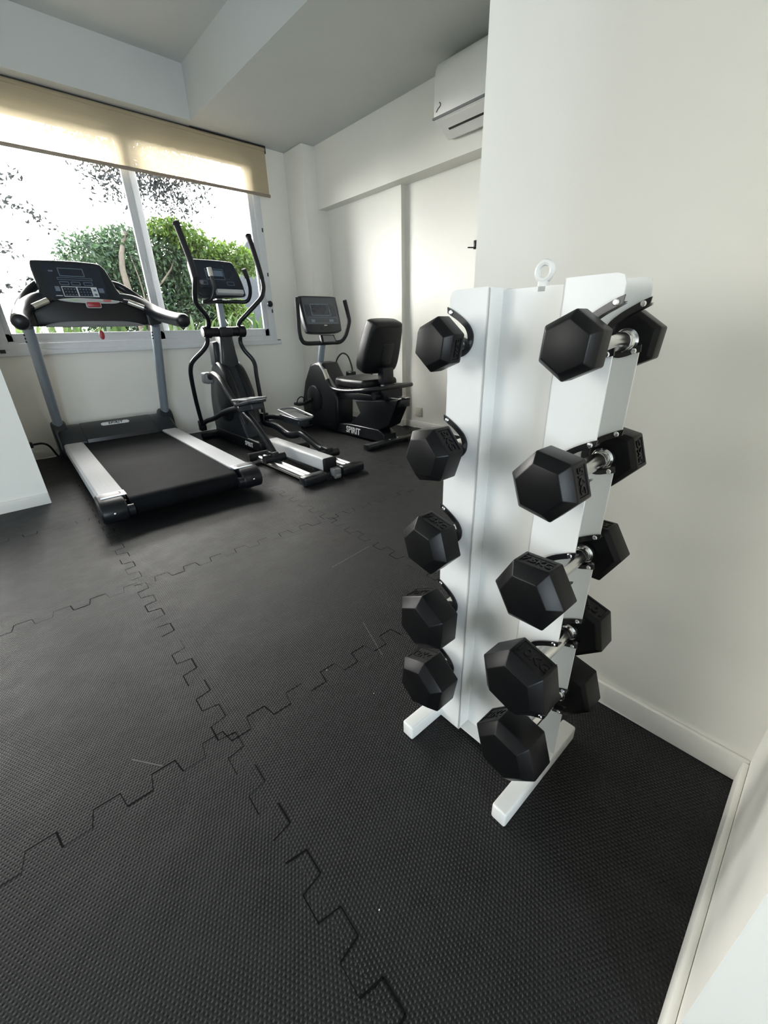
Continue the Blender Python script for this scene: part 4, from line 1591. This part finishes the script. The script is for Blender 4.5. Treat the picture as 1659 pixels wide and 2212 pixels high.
def leaves_mesh(name, cen, nrm_dirs, size, m, parent, aspect=.45):
    """one folded, pointed leaf per centre"""
    n = len(cen)
    d = RNG.normal(size=(n, 3))
    d[:, 2] -= .3
    d /= np.linalg.norm(d, axis=1)[:, None]
    up = nrm_dirs + RNG.normal(scale=.5, size=(n, 3))
    side = np.cross(d, up)
    side /= np.linalg.norm(side, axis=1)[:, None] + 1e-9
    nn = np.cross(side, d)
    s = size * RNG.uniform(.65, 1.35, n)[:, None]
    tip = cen + d * s
    mid = cen + d * s * .45 - nn * s * .05
    l = cen + d * s * .45 + side * s * aspect * .5 + nn * s * .06
    r = cen + d * s * .45 - side * s * aspect * .5 + nn * s * .06
    V = np.stack([cen, l, tip, r, mid], 1).reshape(-1, 3)
    base = np.arange(n) * 5
    F = np.concatenate([np.stack([base, base + 4, base + 1], 1), np.stack([base + 1, base + 4, base + 2], 1),
                        np.stack([base, base + 3, base + 4], 1), np.stack([base + 3, base + 2, base + 4], 1)])
    me = bpy.data.meshes.new(name)
    me.from_pydata(V.tolist(), [], F.tolist())
    me.materials.append(m)
    me.update()
    o = bpy.data.objects.new(name, me)
    COL.objects.link(o)
    o.parent = parent
    return o


def clump_points(blobs, n, shell=.40):
    w_ = np.array([b[3] * b[4] * b[5] for b in blobs]) ** .75
    w_ = w_ / w_.sum()
    out, nr = [], []
    for b, k in zip(blobs, RNG.multinomial(n, w_)):
        v = RNG.normal(size=(k, 3))
        v /= np.linalg.norm(v, axis=1)[:, None]
        rad = (shell + (1 - shell) * RNG.random(k) ** .5)[:, None]
        out.append(np.array(b[:3]) + v * rad * np.array(b[3:6]))
        nr.append(v)
    return np.concatenate(out), np.concatenate(nr)


def branchy(name, parent, trunk, twigs, r0, m):
    bm = bm_new()
    add_tube(bm, trunk, [r0 * (1 - .6 * i / max(len(trunk) - 1, 1)) for i in range(len(trunk))], 8, 3)
    for tw in twigs:
        add_tube(bm, tw, [r0 * .28 * (1 - .75 * i / (len(tw) - 1)) for i in range(len(tw))], 5, 3)
    return obj(name, bm, m, parent, sharp=60)


def shrub(name, label, base, trunk, twigs, blobs, n, size, m, r0, group=None):
    t = thing(name, label, 'shrub' if 'shrub' in name else 'tree', base, group=group)
    b = Vector(base)
    branchy('trunk', t, [Vector(p) - b for p in trunk], [[Vector(p) - b for p in tw] for tw in twigs], r0, M['bark'])
    pts, nr = clump_points(blobs, n)
    leaves_mesh('foliage', pts - np.array(base), nr, size, m, t)
    return t


GY = 7.2
shrub('leafy_shrub', 'big dark green leafy shrub behind the treadmill and elliptical', (1.95, GY, 0),
      [(1.70, GY - .45, 0), (1.72, GY - .45, 1.0), (1.66, GY - .4, 1.75), (1.85, GY - .2, 2.2)],
      [[(1.80, GY - .42, .9), (1.84, GY - .42, 1.5), (1.80, GY - .35, 1.95)], [(1.7, GY - .4, 1.2), (1.45, GY - .3, 1.7), (1.3, GY, 2.0)], [(1.75, GY - .4, 1.3), (2.3, GY - .3, 1.8), (2.6, GY, 2.3)]],
      [(1.45, GY + .1, 1.85, .42, .5, .38), (1.9, GY + .2, 1.95, .5, .6, .42), (2.4, GY + .15, 2.05, .5, .6, .42), (2.7, GY + .1, 1.75, .45, .6, .5),
       (2.1, GY + .2, 1.45, .6, .6, .5), (1.5, GY + .3, 1.4, .4, .6, .45), (2.6, GY + .2, 1.2, .55, .6, .45), (1.9, GY + .35, .95, .8, .6, .45), (3.0, GY + .3, 1.45, .4, .5, .45), (1.25, GY + .3, 1.6, .28, .4, .28)],
      34000, .068, M['leafdark'], .06)
shrub('bright_shrub', 'bright yellow-green shrub before the grey garden wall', (3.2, GY - .2, 0),
      [(3.2, GY - .2, 0), (3.2, GY - .2, 1.2), (3.1, GY - .2, 1.9)], [[(3.2, GY - .2, 1.2), (3.4, GY - .2, 1.7), (3.55, GY - .2, 1.95)]],
      [(2.55, GY - .35, 2.2, .30, .3, .17), (2.85, GY - .3, 2.05, .30, .35, .18), (3.2, GY - .3, 2.02, .32, .35, .20), (3.45, GY - .3, 1.95, .28, .3, .17), (2.3, GY - .35, 2.28, .2, .25, .13), (3.1, GY - .1, 1.2, .4, .3, .3)],
      6000, .066, M['leafbright'], .03)
# overhanging tree with sparse small leaves
ot = [((1.5, GY - .2, 3.35), (1.75, GY - .2, 3.0), (1.85, GY - .2, 2.65)), ((1.95, GY - .2, 3.4), (2.2, GY - .2, 3.05), (2.35, GY - .2, 2.65)),
      ((2.3, GY - .2, 3.3), (2.6, GY - .2, 3.15), (2.95, GY - .2, 2.95)), ((2.0, GY - .2, 3.2), (2.4, GY - .2, 2.9), (2.7, GY - .2, 2.55))]
t = thing('overhanging_tree', 'sparse grey-green tree hanging over the big shrub', 'tree', (4.6, GY + 1.2, 0))
b0 = Vector((4.6, GY + 1.2, 0))
branchy('trunk', t, [Vector(p) - b0 for p in ((4.6, GY + 1.2, 0), (4.6, GY + 1.2, 2.5), (4.2, GY + .9, 3.6), (3.0, GY + .3, 3.75), (1.6, GY - .1, 3.5))], [[Vector(p) - b0 for p in tw] for tw in ot], .05, M['bark'])
pts = []
for tw in ot:
    c = np.array([tuple(p) for p in catmull(tw, 30)])
    for k in range(20):
        pts.append(c + RNG.normal(scale=(.15, .12, .15), size=c.shape))
pts = np.concatenate(pts)
leaves_mesh('foliage', pts - np.array(b0), RNG.normal(size=pts.shape), .06, M['leafgrey'], t)
t = thing('slender_tree', 'thin sprays of pale leaves seen in the left window pane', 'tree', (-1.2, GY + .6, 0))
b0 = Vector((-1.2, GY + .6, 0))
ot = [((-.9, GY + .6, 1.6), (.1, GY + .4, 2.05), (.75, GY + .3, 1.95)), ((-.9, GY + .5, 1.9), (.2, GY + .4, 2.5), (.95, GY + .2, 2.75)), ((.3, GY + .4, 2.5), (.8, GY + .3, 2.45), (1.15, GY + .2, 2.2)),
      ((-.6, GY + .5, 1.6), (.6, GY + .4, 1.6), (1.05, GY + .3, 1.78))]
branchy('trunk', t, [Vector(p) - b0 for p in ((-1.2, GY + .6, 0), (-1.15, GY + .6, 1.2), (-.9, GY + .6, 2.0))], [[Vector(p) - b0 for p in tw] for tw in ot], .02, M['bark'])
pts = []
for tw in ot:
    c = np.array([tuple(p) for p in catmull(tw, 14)])
    for k in range(5):
        pts.append(c + RNG.normal(scale=(.05, .06, .05), size=c.shape))
pts = np.concatenate(pts)
leaves_mesh('foliage', pts - np.array(b0), RNG.normal(size=pts.shape), .075, M['leafgrey'], t)
# strap-leaved border plants just outside
gp = 'strap-leaved border plants below the window'
rr = random.Random(5)
for k in range(9):
    x = .35 + .36 * k
    y = 6.0 + rr.uniform(-.15, .15)
    t = thing('border_plant', 'low strap-leaved garden plant seen just above the window sill', 'plant', (x, y, 0), group=gp)
    bm = bm_new()
    for q in range(26):
        a = rr.uniform(0, 2 * PI)
        L = rr.uniform(.5, .95)
        hgt = rr.uniform(.95, 1.30)
        d = Vector((math.cos(a), math.sin(a), 0))
        n_ = Vector((-d.y, d.x, 0))
        P = [d * (L * u * .55) + Vector((0, 0, hgt * (1.9 * u - .95 * u * u))) for u in (0, .25, .5, .75, 1)]
        W = [.018, .026, .026, .018, .002]
        rows = [(bm.verts.new(p - n_ * w_), bm.verts.new(p + n_ * w_ + Vector((0, 0, .004)))) for p, w_ in zip(P, W)]
        for A, B in zip(rows, rows[1:]):
            bm.faces.new((A[0], A[1], B[1], B[0]))
    o = obj('foliage', bm, M['leafstrap'], t, sharp=60, weld=False)
    bm = bm_new()
    add_lathe(bm, [(0, .05), (.10, .04), (.22, .015)], (0, 0, 0), (0, 0, 1), 8)
    obj('crown_base', bm, M['soil'], t)
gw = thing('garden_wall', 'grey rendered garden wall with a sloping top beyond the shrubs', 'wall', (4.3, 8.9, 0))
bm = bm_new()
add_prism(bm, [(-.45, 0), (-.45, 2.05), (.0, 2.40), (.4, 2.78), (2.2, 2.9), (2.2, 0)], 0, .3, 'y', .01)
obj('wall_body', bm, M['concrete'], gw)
bm = bm_new()
add_box(bm, (-14, YW + .2, -.05), (18, 30, 0))
add_box(bm, (-14, YP + .15, -.05), (XP - .15, YW + .2, 0))
struct('ground_garden', bm, M['soil'])
